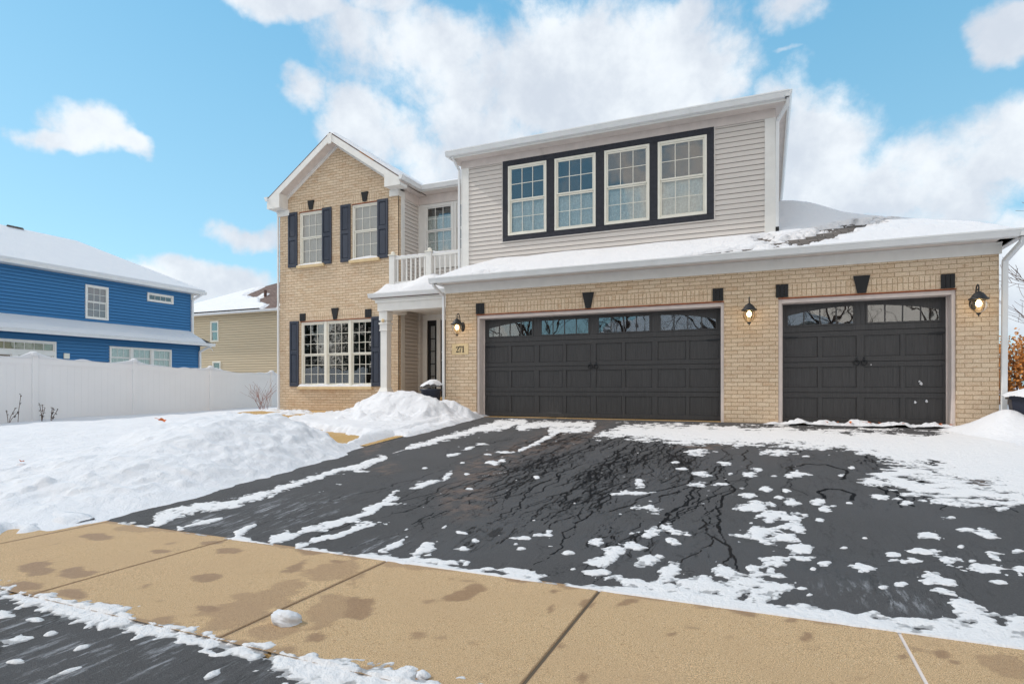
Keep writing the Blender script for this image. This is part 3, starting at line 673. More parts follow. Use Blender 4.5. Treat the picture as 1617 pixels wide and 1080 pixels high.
# broad sheets: by the garage doors and down the right side
sheet = poly_sd(PX, PY, [(944, 688), (985, 672), (1060, 671), (1160, 673), (1240, 677), (1330, 680), (1400, 684), (1475, 688), (1500, 680), (1640, 660), (1640, 786), (1617, 783), (1561, 774), (1522, 769), (1509, 755), (1468, 741), (1424, 734), (1393, 726), (1382, 717), (1350, 716), (1334, 707), (1285, 708), (1241, 701), (1170, 702), (1100, 700), (1040, 694), (975, 690)])
m2 = sheet / 9 + .10 + med * 1.1 + fine * 1.2 + fine2 * .4
scat = poly_sd(PX, PY, [(1355, 757), (1400, 738), (1470, 738), (1520, 760), (1617, 775), (1617, 792), (1540, 800), (1500, 792), (1450, 780), (1400, 770)]) / 14
m3 = np.minimum(scat, .5) - .18 + 1.5 * fbm(X_ * 3.2, Y_ * 5.5, 5, .55, 2)
for (cx, cy, rx, ry) in [(1522, 716, 42, 6), (1478, 729, 36, 6), (1560, 758, 58, 11), (1440, 700, 0.1, .1), (1450, 752, 30, 7), (1572, 729, 14, 3)]:
    m2 = m2 - 2.2 * np.clip(R(cx, cy, rx, ry) + .25 + fine * 1.2, 0, 1)
# strip along the sidewalk
ye = 3.50; strip = (.055 + .045 * np.interp(X_, [-5.6, -4.6, -3.2, -2.2, -1.2, -.4, .4, 1.2, 2], [0, -2.2, -1.4, -.6, -.8, 1.0, 1.9, 1.4, 3.5]) + .16 * med + .07 * fine - (Y_ - ye)) / .10
m4 = np.where(Y_ > 3.46, strip, -1)
mm = np.maximum.reduce([m1, m2, m3, m4]); mm = np.where(X_ > -5.35 + .0 * Y_, mm, -1)
mm = np.where((Y_ > 11.28) & (X_ < 2.9), -1, mm)
hgt = np.where(mm > 0, .0065 * (1 - np.exp(-mm * 2.2)) + .0015 * sstep(0, .06, mm), mm * .02)
hgt = hgt + np.where(mm > .05, .0014 * fbm(X_ * 9, Y_ * 9, 3), 0)
tag(grid_mesh('driveway_snow', xs, ys, G_ + np.clip(hgt, -.02, .05) + .001, mm > -.12, 'slush', {'cov': mm + .5 * fine2}), 'patches and streaks of thin melting snow on the black drive', 'snow', kind='stuff')
# crust of snow between sidewalk and street
xs = np.arange(-6.6, 1.5, .0115); ys = np.arange(1.45, 2.35, .0115); X_, Y_ = np.meshgrid(xs, ys); G_ = np.where(Y_ > 2.06, ZS, ZS - .012 - .022 * (2.06 - Y_))
med = fbm(X_ * 2.6, Y_ * 2.6, 4, .5, 9); fine = fbm(X_ * 11, Y_ * 11, 4, .6, 6)
wd = np.interp(X_, [-6.6, -5, -4.2, -3.4, -3.0, -2.4, -1.8, -1.3, -.8, 1.5], [.16, .12, .07, .09, .045, .05, .12, .13, .1, .08])
mm = (wd * .85 + .10 * med + .085 * fine - np.abs(Y_ - 2.035 - .03 * med)) / .06
PX, PY = pix(X_, Y_, G_)
for e in [(58, 978, 14, 3, -6), (52, 948, 8, 2), (20, 1012, 26, 6, -10), (130, 1022, 14, 3, -15), (82, 1000, 10, 3, -10), (25, 1045, 14, 3), (100, 1062, 24, 3, -20), (335, 1065, 14, 5, -30), (135, 965, 10, 2), (160, 985, 12, 3), (5, 970, 16, 5)]:
    mm = np.maximum(mm, ell(PX, PY, *e) + fine * .8)
hgt = np.where(mm > 0, .009 * (1 - np.exp(-mm * 1.6)) + .008 * np.clip(mm, 0, 1.5) * np.clip(fine + .1, 0, 1), mm * .02)
tag(grid_mesh('sidewalk_edge_snow', xs, ys, G_ + np.clip(hgt, -.015, .05) + .001, mm > -.2, 'slush', {'cov': mm * .6 + .5 * fine}), 'crumbly crust of snow between the tan sidewalk and the street', 'snow', kind='stuff')

# ------------------------------------------------------------------ building kit
def siding(parent, u0, u1, z0, z1, holes=(), T=None, mat='siding', lap=.1, name='siding_wall', v=0.0, gap=.009):
    """horizontal lap siding as real sloped courses; local u along the wall, v = 0 the sheathing plane"""
    b = MB(); n = int(math.ceil((z1 - z0) / lap))
    for i in range(n):
        za = z0 + i * lap; zb = min(za + lap, z1); zc = (za + zb) / 2
        segs = [(u0, u1)]
        for (a0, a1, b0, b1) in holes:
            if b0 < zc < b1:
                ns = []
                for (p, q) in segs:
                    if a1 <= p or a0 >= q: ns.append((p, q)); continue
                    if a0 > p: ns.append((p, a0))
                    if a1 < q: ns.append((a1, q))
                segs = ns
        for (p, q) in segs:
            b.add([(p, v - .020, za), (q, v - .020, za), (q, v - .006, zb - gap), (p, v - .006, zb - gap), (p, v + .03, za), (q, v + .03, za), (p, v + .03, zb - gap), (q, v + .03, zb - gap)],
                  [(0, 1, 2, 3), (4, 5, 1, 0), (3, 2, 7, 6)])
    us = sorted({u0, u1} | {min(u1, max(u0, a_)) for h_ in holes for a_ in h_[:2]}); zs_ = sorted({z0, z1} | {min(z1, max(z0, a_)) for h_ in holes for a_ in h_[2:]})
    for i in range(len(us) - 1):
        for j in range(len(zs_) - 1):
            uc, zc = (us[i] + us[i + 1]) / 2, (zs_[j] + zs_[j + 1]) / 2
            if any(h_[0] < uc < h_[1] and h_[2] < zc < h_[3] for h_ in holes): continue
            b.add([(us[i], v + .03, zs_[j]), (us[i + 1], v + .03, zs_[j]), (us[i + 1], v + .03, zs_[j + 1]), (us[i], v + .03, zs_[j + 1])], [(0, 1, 2, 3)])
    return b.build(name, mat, parent, T)

def brick_wall(parent, u0, u1, z0, z1, holes, depth, T=None, v=0.0, gable=None, name='brick_wall', mat='brick'):
    us = sorted({u0, u1} | {a for h in holes for a in h[:2]}); zs = sorted({z0, z1} | {a for h in holes for a in h[2:]})
    b = MB()
    for i in range(len(us) - 1):
        for j in range(len(zs) - 1):
            uc, zc = (us[i] + us[i + 1]) / 2, (zs[j] + zs[j + 1]) / 2
            if any(h[0] < uc < h[1] and h[2] < zc < h[3] for h in holes): continue
            b.add([(us[i], v, zs[j]), (us[i + 1], v, zs[j]), (us[i + 1], v, zs[j + 1]), (us[i], v, zs[j + 1])], [(0, 1, 2, 3)])
    for (a0, a1, b0, b1) in holes:
        p = [(a0, b0), (a1, b0), (a1, b1), (a0, b1)]
        for k in range(4):
            q, r = p[k], p[(k + 1) % 4]
            b.add([(q[0], v, q[1]), (q[0], v + depth, q[1]), (r[0], v + depth, r[1]), (r[0], v, r[1])], [(0, 1, 2, 3)])
    if gable:
        b.add([(p[0], v, p[1]) for p in gable], [tuple(range(len(gable)))])
    return b.build(name, mat, parent, T)

def gutter(parent, a0, a1, front, zt, T=None, h=.115, d=.12, name='gutter', back=None):
    """K-style gutter running along local u; front = v of its lip (towards the viewer is negative v)"""
    y = front
    prof = [(y, zt), (y, zt - .022), (y + .012, zt - .035), (y + .018, zt - .06), (y + .035, zt - h), (y + d, zt - h), (y + d, zt), (y + d - .006, zt), (y + d - .006, zt - h + .012), (y + .03, zt - h + .012), (y + .012, zt)]
    b = MB(); b.prism(prof, 'x', a0, a1)
    b.prism([(y + .004, zt - .004), (y + .036, zt - h + .003), (y + d - .003, zt - h + .003), (y + d - .003, zt - .004)], 'x', a0 - .003, a0 + .004)
    b.prism([(y + .004, zt - .004), (y + .036, zt - h + .003), (y + d - .003, zt - h + .003), (y + d - .003, zt - .004)], 'x', a1 - .004, a1 + .003)
    return b.build(name, 'gutter', parent, T)

def window(parent, u0, u1, z0, z1, T=None, v=0.0, cols=3, rows=(2, 2), fw=.045, behind='blind', split=None, glass='glass', depth=.35, upper=None, lower_full=True, mat='cream', room='dark'):
    """double-hung window; parts: window (frame) > sash, muntin, pane, blind, interior"""
    b = MB(); f = fw
    for (a, c, d, e) in ((u0, u0 + f, z0, z1), (u1 - f, u1, z0, z1), (u0 + f, u1 - f, z1 - f, z1), (u0 + f, u1 - f, z0, z0 + f)):
        b.box(a, c, v - .022, v + .07, d, e)
    fr = b.build('window', mat, parent, T, .004)
    zm = split if split is not None else (z0 + z1) / 2
    sw = .032
    halves = [(z0 + f, zm - .003, v + .022, rows[1]), (zm, z1 - f, v + .002, rows[0])] if rows[1] else [(z0 + f, z1 - f, v + .012, rows[0])]
    for (a, c, vv, rw) in halves:
        s = MB(); g = MB(); mu = MB(); p, q = u0 + f, u1 - f
        s.box(p, p + sw, vv, vv + .03, a, c); s.box(q - sw, q, vv, vv + .03, a, c)
        s.box(p + sw, q - sw, vv, vv + .03, a, a + sw); s.box(p + sw, q - sw, vv, vv + .03, c - sw, c)
        p += sw; q -= sw; a += sw; c -= sw
        g.box(p, q, vv + .012, vv + .018, a, c)
        for k in range(1, cols): x = p + (q - p) * k / cols; mu.box(x - .007, x + .007, vv + .004, vv + .011, a, c)
        for k in range(1, rw): z = a + (c - a) * k / rw; mu.box(p, q, vv + .006, vv + .0095, z - .007, z + .007)
        s.build('sash', mat, fr, T, .003); g.build('pane', glass, fr, T)
        if mu.v: mu.build('muntin', mat, fr, T)
    r = MB(); p, q, a, c = u0 + .01, u1 - .01, z0 + .01, z1 - .01; y0, y1 = v + .071, v + depth
    r.add([(p, y1, a), (q, y1, a), (q, y1, c), (p, y1, c), (p, y0, a), (q, y0, a), (q, y0, c), (p, y0, c)],
          [(0, 1, 2, 3), (0, 4, 5, 1), (3, 2, 6, 7), (0, 3, 7, 4), (1, 5, 6, 2)])
    r.build('interior', room, fr, T)
    if behind:
        bl = MB(); top = z1 - f if upper is None else upper; bot = z0 + f if lower_full is True else lower_full
        if behind in ('blind', 'pinkblind', 'greenblind'):
            zz = bot
            while zz < top: bl.add([(p + .02, v + .10, zz), (q - .02, v + .10, zz), (q - .02, v + .085, zz + .046), (p + .02, v + .085, zz + .046)], [(0, 1, 2, 3)]); zz += .042
        else:
            n = 40; vs = []
            for k in range(n + 1):
                x = p + .01 + (q - p - .02) * k / n; yy = v + .088 + .009 * math.sin(k * 1.35) + .005 * math.sin(k * 3.1)
                vs += [(x, yy, bot), (x, yy, top)]
            bl.add(vs, [(2 * k, 2 * k + 2, 2 * k + 3, 2 * k + 1) for k in range(n)], True)
        bl.build('blind' if 'blind' in behind else 'curtain', behind, fr, T)
    return fr

def shutter(parent, u0, u1, z0, z1, v):
    b = MB(); y0, y1 = v - .04, v - .004; st = .055; zm = z0 + (z1 - z0) * .52
    b.box(u0, u0 + st, y0, y1, z0, z1); b.box(u1 - st, u1, y0, y1, z0, z1)
    for (a, c) in ((z0, z0 + .09), (zm - .05, zm + .05), (z1 - .07, z1)): b.box(u0 + st, u1 - st, y0, y1, a, c)
    o = b.build('shutter', 'shutter', parent, bevel=.004)
    for (a, c) in ((z0 + .09, zm - .05), (zm + .05, z1 - .07)):
        p = MB(); p.box(u0 + st, u1 - st, y1 - .016, y1, a, c)
        m = .028; A_ = [(u0 + st + .012, a + .012), (u1 - st - .012, a + .012), (u1 - st - .012, c - .012), (u0 + st + .012, c - .012)]
        B_ = [(u0 + st + m, a + m), (u1 - st - m, a + m), (u1 - st - m, c - m), (u0 + st + m, c - m)]
        vs = [(x, y1 - .0165, z) for x, z in A_] + [(x, y0 + .006, z) for x, z in B_]
        p.add(vs, [(4, 5, 6, 7)] + [(i, (i + 1) % 4, 4 + (i + 1) % 4, 4 + i) for i in range(4)])
        p.build('panel', 'shutter', o)

def keystone(parent, uc, z0, z1, w0, w1, v, proud=.035):
    b = MB(); b.prism([(uc - w0 / 2, z0), (uc + w0 / 2, z0), (uc + w1 / 2, z1), (uc - w1 / 2, z1)], 'y', v - proud, v + .02)
    b.build('keystone', 'black', parent, bevel=.004)
def end_block(parent, u0, u1, z0, z1, v):
    b = MB(); n = 3; w_ = (u1 - u0) / n
    for k in range(n): b.box(u0 + k * w_ + .0015, u0 + (k + 1) * w_ - .0015, v - .03, v + .02, z0, z1)
    b.build('lintel_block', 'black', parent, bevel=.003)
def soldier(parent, u0, u1, z0, z1, v, holes=()):
    b = MB(); b.box(u0, u1, v - .004, v + .05, z0, z1); b.build('soldier_course', 'soldier', parent)

def downspout(parent, pts, wx=.065, wy=.05):
    b = MB()
    for a, c in zip(pts[:-1], pts[1:]):
        A_, B_ = Vector(a), Vector(c); d = (B_ - A_).normalized()
        if abs(d.z) > .95: ux, uy = Vector((1, 0, 0)), Vector((0, 1, 0))
        else:
            ux = Vector((0, 0, 1)).cross(d).normalized(); uy = d.cross(ux)
            if abs(ux.x) < .7: ux, uy = uy, ux
        vs = [P_ + ux * (sx_ * wx / 2) + uy * (sy_ * wy / 2) for P_ in (A_ - d * .012, B_ + d * .012) for sx_, sy_ in ((-1, -1), (1, -1), (1, 1), (-1, 1))]
        b.add(vs, [(0, 1, 2, 3), (7, 6, 5, 4)] + [(i, 4 + i, 4 + (i + 1) % 4, (i + 1) % 4) for i in range(4)])
    return b.build('downspout', 'gutter', parent, bevel=.006)

def hip_planes(x0, x1, y0, y1, z, s):
    w_ = min(x1 - x0, y1 - y0) / 2; zr = z + s * w_
    if x1 - x0 >= y1 - y0: a, b_ = (x0 + w_, (y0 + y1) / 2, zr), (x1 - w_, (y0 + y1) / 2, zr)
    else: a, b_ = ((x0 + x1) / 2, y0 + w_, zr), ((x0 + x1) / 2, y1 - w_, zr)
    c = [(x0, y0, z), (x1, y0, z), (x1, y1, z), (x0, y1, z)]
    if x1 - x0 >= y1 - y0: fs = [(0, 1, 5, 4), (1, 2, 5), (2, 3, 4, 5), (3, 0, 4), (3, 2, 1, 0)]
    else: fs = [(0, 1, 4), (1, 2, 5, 4), (2, 3, 5), (3, 0, 4, 5), (3, 2, 1, 0)]
    return c + [a, b_], fs
def hip_roof(parent, x0, x1, y0, y1, z, s, mat='shingle', name='roof'):
    vs, fs = hip_planes(x0, x1, y0, y1, z, s); b = MB(); b.add(vs, fs); return b.build(name, mat, parent)

# ------------------------------------------------------------------ THE HOUSE
house = tag(empty('house', (-4.7, 11.5, 0)), 'tan brick and grey siding two storey house with two black garage doors and number 271', 'house')
GY, UY, RY, WY = 11.5, 12.25, 13.9, 12.9          # garage wall, upper block, recessed wall, gable wing
GX0, GX1, UX1, WX0, WX1 = -6.56, 3.35, .14, -12.80, -8.77

# garage block
brick_wall(house, GX0, GX1, -.2, 2.74, [(-5.80, -.71, -.2, 2.205), (.20, 2.80, -.2, 2.205)], .10, v=GY)
brick_wall(house, GY, 18.0, -.2, 2.74, [], .1, T=FX(GX1), name='brick_side_wall')
b = MB(); b.add([(GX0, 18, -.2), (GX0, GY, -.2), (GX0, GY, 2.74), (GX0, 18, 2.74)], [(0, 1, 2, 3)]); b.build('brick_side_wall', 'brick', house)
soldier(house, -5.60, -.91, 2.23, 2.44, GY); soldier(house, .36, 2.60, 2.23, 2.44, GY)
for (a, c) in ((-5.80, -.71), (.20, 2.80)):
    b = MB(); b.box(a, c, GY - .012, GY + .1, 2.198, 2.214); b.build('steel_lintel', 'rust', house)
for (a, c) in ((-5.80, -5.60), (-.91, -.72), (.16, .36), (2.59, 2.78)): end_block(house, a, c, 2.222, 2.45, GY)
keystone(house, -3.28, 2.222, 2.53, .10, .235, GY); keystone(house, 1.48, 2.222, 2.51, .12, .245, GY)
# frieze, soffit, gutter of the low roof
b = MB(); b.box(GX0 - .03, GX1 + .03, GY - .03, GY + .01, 2.715, 2.90); b.box(GX0 - .035, GX1 + .035, GY - .045, GY - .03, 2.875, 2.90)
b.build('frieze_board', 'white', house, bevel=.004)
b = MB(); b.box(-6.66, 3.52, 11.17, GY + .3, 2.902, 2.925); b.box(3.30, 3.50, 11.2, 18.2, 2.902, 2.925); b.build('soffit', 'offwhite', house)
b = MB(); b.box(-6.68, 3.52, 11.155, 11.172, 2.88, 3.0); b.build('fascia', 'white', house)
gutter(house, -6.74, 3.56, 11.04, 3.0)
gutter(house, 11.05, 18.3, 0, 3.0, T=FX(3.60) @ Matrix.Translation((0, -.0, 0)))
b = MB(); b.box(GX0 - .12, GX0 - .0, 11.06, 12.2, 2.885, 3.0); b.build('gutter_return', 'gutter', house)
# jambs and doors
DY = 11.80
for (a, c) in ((-5.80, -.71), (.20, 2.80)):
    b = MB(); b.box(a + .002, a + .055, GY + .035, DY + .03, -.03, 2.20); b.box(c - .055, c - .002, GY + .035, DY + .03, -.03, 2.20)
    b.box(a + .055, c - .055, GY + .035, DY + .03, 2.125, 2.196)
    b.box(a + .055, a + .075, DY - .035, DY - .012, -.01, 2.12); b.box(c - .075, c - .055, DY - .035, DY - .012, -.01, 2.12)
    b.build('garage_door_frame', 'jamb', house, bevel=.003)
def garage_door(x0, x1, nw, label):
    root = MB(); root.box(x0, x1, DY, DY + .05, -.005, 2.16); d = root.build('garage_door', 'door', house); d['label'] = label
    cols = nw * 2; cw = (x1 - x0) / cols; rh = 2.155 / 4
    rails = MB()
    for r in range(3):
        za, zb = .0 + r * rh + .004, (r + 1) * rh - .004; pb, pt = za + .085, zb - .085
        rails.box(x0, x1, DY - .024, DY + .001, za, pb); rails.box(x0, x1, DY - .024, DY + .001, pt, zb)
        for k in range(cols + 1):
            x = x0 + k * cw; hw = .055 if k % 2 == 0 else .035
            rails.box(max(x0, x - hw), min(x1, x + hw), DY - .0238, DY + .001, pb, pt)
        for k in range(cols):
            a = x0 + k * cw + (.055 if k % 2 == 0 else .035); c = x0 + (k + 1) * cw - (.035 if k % 2 == 0 else .055); n = 5; boards = MB()
            for j in range(n): w_ = (c - a) / n; boards.box(a + j * w_ + .001, a + (j + 1) * w_ - .001, DY - .003, DY + .001, pb, pt)
            boards.prism([(DY - .023, pb), (DY - .004, pb + .014), (DY + .001, pb + .014), (DY + .001, pb)], 'x', a, c)
            boards.prism([(c, DY - .023), (c - .013, DY - .004), (c - .013, DY + .001), (c, DY + .001)], 'z', pb, pt)
            boards.build('panel', 'door', d)
    rails.build('rails', 'door', d, bevel=.0025)
    za, zb = 3 * rh + .004, 2.16; sur = MB()
    sur.box(x0, x1, DY - .012, DY + .001, za, za + .10); sur.box(x0, x1, DY - .012, DY + .001, zb - .09, zb)
    ww = (x1 - x0) / nw
    for k in range(nw):
        fr = MB(); gl = MB(); rm = MB(); dv = fr
        a = x0 + k * ww + .11; c = x0 + (k + 1) * ww - .11; wb, wt = za + .105, zb - .095
        sur.box(x0 + k * ww, a - .03, DY - .0118, DY + .001, za + .1, zb - .09); sur.box(c + .03, x0 + (k + 1) * ww, DY - .0118, DY + .001, za + .1, zb - .09)
        for (p, q, r, s_) in ((a - .03, c + .03, wb - .005, wb + .022), (a - .03, c + .03, wt - .018, wt + .005), (a - .03, a, wb + .022, wt - .018), (c, c + .03, wb + .022, wt - .018)):
            fr.box(p, q, DY - .024, DY - .002, r, s_)
        gl.box(a, c, DY - .010, DY - .006, wb + .02, wt - .015); rm.box(a, c, DY - .0035, DY - .0015, wb + .02, wt - .015)
        for j in range(1, 4): x = a + (c - a) * j / 4; dv.box(x - .010, x + .010, DY - .017, DY - .0105, wb + .022, wt - .018)
        # arched heads: the curve springs from the outer window of each leaf
        if k == 0 or k == nw - 1:
            pts = []; n = 14
            for j in range(n + 1):
                t = j / n; x = a + (c - a) * t; tt = t if k == 0 else 1 - t
                drop = .125 * (1 - tt) ** 2.0
                pts.append((x, wt - .018 - drop))
            poly = [(a, wt - .016)] + pts + [(c, wt - .016)]
            fr.prism(poly, 'y', DY - .020, DY - .0055)
        fr.build('window_frame', 'door', d, bevel=.002); gl.build('pane', 'glass_dark', d); rm.build('dark_backing', 'dark', d)
    sur.build('rails', 'door', d, bevel=.0025)
    xc = (x0 + x1) / 2; hz = 1.075
    for s_ in (-1, 1):
        h = MB(); cx = xc + s_ * .058
        h.tube([(cx + .042 * math.cos(t), DY - .052 - .01 * math.sin(t), hz + .042 * math.sin(t) - .02) for t in np.linspace(0, 2 * math.pi, 21)], .0085, 6)
        h.box(cx - .014, cx + .014, DY - .034, DY - .022, hz - .0, hz + .075); h.lathe([(.0, -.012), (.014, -.012), (.014, .012), (0, .012)], (cx, DY - .04, hz + .022), 8)
        h.build('pull_ring', 'iron', d)
    for (zh) in (hz + .455,):
        for s_ in (-1, 1):
            e_ = x0 + .03 if s_ < 0 else x1 - .03
            h = MB(); h.prism([(e_, zh - .018), (e_ - s_ * .22, zh - .008), (e_ - s_ * .25, zh), (e_ - s_ * .22, zh + .008), (e_, zh + .018)], 'y', DY - .030, DY - .0245); h.build('strap_hinge', 'iron', d)
    return d
dd = garage_door(-5.745, -.765, 4, 'wide black carriage style garage door with four windows')
sd_ = garage_door(.255, 2.745, 2, 'narrow black carriage style garage door with two windows')
for (x, z, r) in ((2.38, .70, .018), (2.36, .73, .012), (2.30, .38, .016), (2.46, .40, .017), (1.66, 1.02, .008), (2.39, .68, .012)):
    b = MB(); b.prism([(x + r * (1 + .4 * math.sin(3 * t + x * 9)) * math.cos(t), z + r * (1.2 + .4 * math.cos(2 * t + z * 7)) * math.sin(t)) for t in np.linspace(0, 2 * math.pi, 12)[:-1]], 'y', DY - .0285, DY - .0030); b.build('snow_splat', 'snow', sd_)
b = MB(); b.box(-5.745, -.765, 11.55, 11.86, -.10, -.004); b.build('threshold', 'walk', house); b = MB(); b.box(.255, 2.745, 11.55, 11.86, -.10, -.004); b.build('threshold', 'walk', house)

# wall lamps
def wall_lamp(x, zc, sgn, label):
    """curved hook arm from a back plate; sgn: the plate sits to this side"""
    b = MB(); xp = x; y = GY; yl = y - .27
    b.lathe([(0, 0), (.055, 0), (.055, .012), (.035, .03), (0, .034)], (0, 0, 0), 20)
    pl = MB(); pl.v = [(xp + vx, y - vz, zc - .02 + vy * 1.9) for vx, vy, vz in b.v]; pl.f = [tuple(reversed(f)) for f in b.f]; pl.sm = b.sm
    lamp = pl.build('wall_lamp', 'iron', house); lamp['label'] = label
    a = MB()
    ctrl = [(0, y - .03, zc - .06), (0, y - .07, zc - .085), (0, y - .105, zc - .03), (0, y - .12, zc + .07), (0, y - .15, zc + .19), (0, y - .205, zc + .245), (0, y - .262, zc + .215), (0, y - .275, zc + .165)]
    path = []
    for q in range(len(ctrl) - 1):
        P0, P1, P2, P3 = [Vector(ctrl[max(0, min(len(ctrl) - 1, q + d_))]) for d_ in (-1, 0, 1, 2)]
        for t in np.linspace(0, 1, 6)[:-1]: path.append(.5 * ((2 * P1) + (P2 - P0) * t + (2 * P0 - 5 * P1 + 4 * P2 - P3) * t * t + (3 * P1 - P0 - 3 * P2 + P3) * t ** 3) + Vector((xp, 0, 0)))
    a.tube(path, .010, 8); a.tube([(xp, yl, zc + .18), (xp, yl, zc + .11)], .009, 8)
    a.tube([(xp, y - .235 + .028 * math.cos(t), zc + .15 + .028 * math.sin(t)) for t in np.linspace(0, 1.5 * math.pi, 14)], .006, 6)
    a.build('arm', 'iron', lamp)
    s = MB(); s.lathe([(.010, .135), (.026, .130), (.034, .118), (.058, .105), (.086, .070), (.104, .038), (.130, .024), (.134, .006), (.120, .0), (.084, .003), (.0, .01)], (xp, yl, zc), 28); s.build('shade', 'iron', lamp)
    g = MB(); g.lathe([(.082, .0), (.100, -.035), (.108, -.075), (.106, -.11), (.092, -.15), (.064, -.185), (.034, -.205), (.02, -.21)], (xp, yl, zc), 28); g.build('globe', 'lampglass', lamp)
    bu = MB(); bu.lathe([(.0, -.105), (.022, -.10), (.038, -.075), (.040, -.05), (.028, -.02), (.014, -.005)], (xp, yl, zc), 16); bu.build('bulb', 'bulb', lamp)
    fi = MB(); fi.lathe([(.0, -.262), (.008, -.255), (.012, -.245), (.007, -.235), (.024, -.224), (.034, -.212), (.03, -.202), (0, -.20)], (xp, yl, zc), 16)
    for t in range(4): an = t * math.pi / 2 + .6; fi.tube([(xp + .103 * math.cos(an), yl + .103 * math.sin(an), zc - .0), (xp + .105 * math.cos(an), yl + .105 * math.sin(an), zc - .07), (xp + .075 * math.cos(an), yl + .075 * math.sin(an), zc - .165), (xp + .028 * math.cos(an), yl + .028 * math.sin(an), zc - .212)], .0028, 5)
    fi.build('cage', 'iron', lamp)
wall_lamp(-6.13, 1.98, 1, 'lit black lantern wall lamp above the house number')
wall_lamp(-.275, 1.98, 1, 'lit black lantern wall lamp between the two garage doors')
wall_lamp(3.02, 1.98, -1, 'lit black lantern wall lamp right of the narrow garage door')

# house number 271
b = MB(); b.box(-6.40, -5.99, GY - .014, GY + .01, 1.35, 1.59); pq = b.build('house_number_plaque', 'plaque', house, bevel=.006)
def digit(ch, ox, oz, h):
    w_ = h * .46; t = MB()
    def stroke(pts, wd):
        for k in range(len(pts) - 1):
            (x0, z0), (x1, z1) = pts[k], pts[k + 1]; w0, w1 = wd[k], wd[k + 1]; dx, dz = x1 - x0, z1 - z0; L = math.hypot(dx, dz) or 1; nx, nz = -dz / L, dx / L; e = .004
            x0 -= dx / L * e; z0 -= dz / L * e; x1 += dx / L * e; z1 += dz / L * e
            t.prism([(ox + x0 + nx * w0, oz + z0 + nz * w0), (ox + x0 - nx * w0, oz + z0 - nz * w0), (ox + x1 - nx * w1, oz + z1 - nz * w1), (ox + x1 + nx * w1, oz + z1 + nz * w1)], 'y', GY - .018 - .0002 * k, GY - .010)
    tk, tn = h * .085, h * .03
    if ch == '1':
        stroke([(w_ * .5, 0), (w_ * .5, h)], [tk, tk]); stroke([(w_ * .12, tn), (w_ * .88, tn)], [tn, tn]); stroke([(w_ * .5, h - tn), (w_ * .14, h * .84)], [tn, tn])
    if ch == '7':
        stroke([(0, h - tk * .9), (w_, h - tk * .9)], [tk * .9, tk * .9]); stroke([(tn, h * .74), (tn, h)], [tn, tn])
        stroke([(w_, h - tk), (w_ * .66, h * .55), (w_ * .46, h * .3), (w_ * .40, 0)], [tn, tn * 1.3, tk * .8, tk])
    if ch == '2':
        pts = [(w_ * .06, h * .72), (w_ * .1, h * .88), (w_ * .3, h * .97), (w_ * .6, h * .97), (w_ * .82, h * .86), (w_ * .86, h * .7), (w_ * .74, h * .52), (w_ * .45, h * .32), (w_ * .16, h * .12), (w_ * .08, tk)]
        stroke(pts, [tk, tn * 1.2, tn, tn, tk * .8, tk, tk, tn * 1.3, tn, tn]); stroke([(w_ * .04, tk * .9), (w_ * .95, tk * .9)], [tk * .8, tk * .95]); stroke([(w_ * .96, tn), (w_ * .96, h * .2)], [tn, tn])
    t.build('digit', 'black', pq)
for k, ch in enumerate('271'): digit(ch, -6.29 + k * .072, 1.402, .135)

# low roof over the garage: hipped at both ends, shingles under a field of snow
RS = .46
def groof(X, Y): return np.minimum(np.minimum(2.985 + RS * (Y - 11.13), 2.985 + RS * (X + 6.74)), np.minimum(2.985 + RS * (3.56 - X), 2.985 + RS * (18.3 - Y)))
gx = np.concatenate([np.arange(-6.74, 3.56, .06), [3.56]]); gy = np.concatenate([np.arange(11.13, 18.3, .06), [18.3]])
XX, YY = np.meshgrid(gx, gy); kp = ~((XX < UX1 - .1) & (YY > UY + .1))
o = grid_mesh('roof', gx, gy, groof(XX, YY), kp, 'shingle', smooth=False); attach(o, house); o['label'] = 'low hipped shingle roof over the garages'
gx = np.concatenate([np.arange(-6.73, .5, .04), np.arange(.5, 3.56, .025)]); gy = np.concatenate([np.arange(11.09, 13.2, .022), np.arange(13.2, 18.3, .08)])
XX, YY = np.meshgrid(gx, gy); zr = groof(XX, np.maximum(YY, 11.13)); kp = ~((XX < UX1 - .02) & (YY > UY + .02))
px_, py_ = pix(XX, YY, zr + .05)
dp = .085 + .03 * fbm(XX * .9, YY * .9, 4) + .006 * fbm(XX * 5, YY * 5, 2)
streak = fbm(XX * 2.0, YY * 13, 5, .6, 3); st2 = fbm(XX * 7, YY * 22, 3, .5, 5)
bare = np.maximum.reduce([ell(px_, py_, 1285, 374, 80, 8, -9) * 2.2, ell(px_, py_, 1335, 360, 75, 8, -10) * 2.0, ell(px_, py_, 1370, 353, 34, 4, -5) * 1.6, ell(px_, py_, 1212, 377, 20, 5, 0) * 1.5, ell(px_, py_, 1120, 399, 60, 3.2, -8) * 1.3, ell(px_, py_, 1180, 392, 30, 2.5, -8) * 1.3,
                          ell(px_, py_, 755, 431, 42, 2.2, -8) * 1.1, ell(px_, py_, 800, 427, 16, 1.6, -8) * 1.1])
dp = dp - .16 * np.clip(bare + .25 + streak * 1.5 + st2 * .7, 0, 1.2) * sstep(-.9, -.3, bare)
dp = dp * sstep(11.07, 11.14, YY) * (.3 + .7 * sstep(11.1, 11.7, YY)) * (.25 + .75 * sstep(0, .3, 3.57 - XX)) * (.3 + .7 * sstep(0, .12, XX + 6.75))
drift = .20 * np.exp(-((XX - .8) / .9) ** 2 - ((YY - 14.4) / 1.1) ** 2) + .06 * sstep(1.6, .1, XX) * sstep(12.6, 13.6, YY) - .30 * sstep(14.6, 17.5, YY)
zz = zr + dp + drift
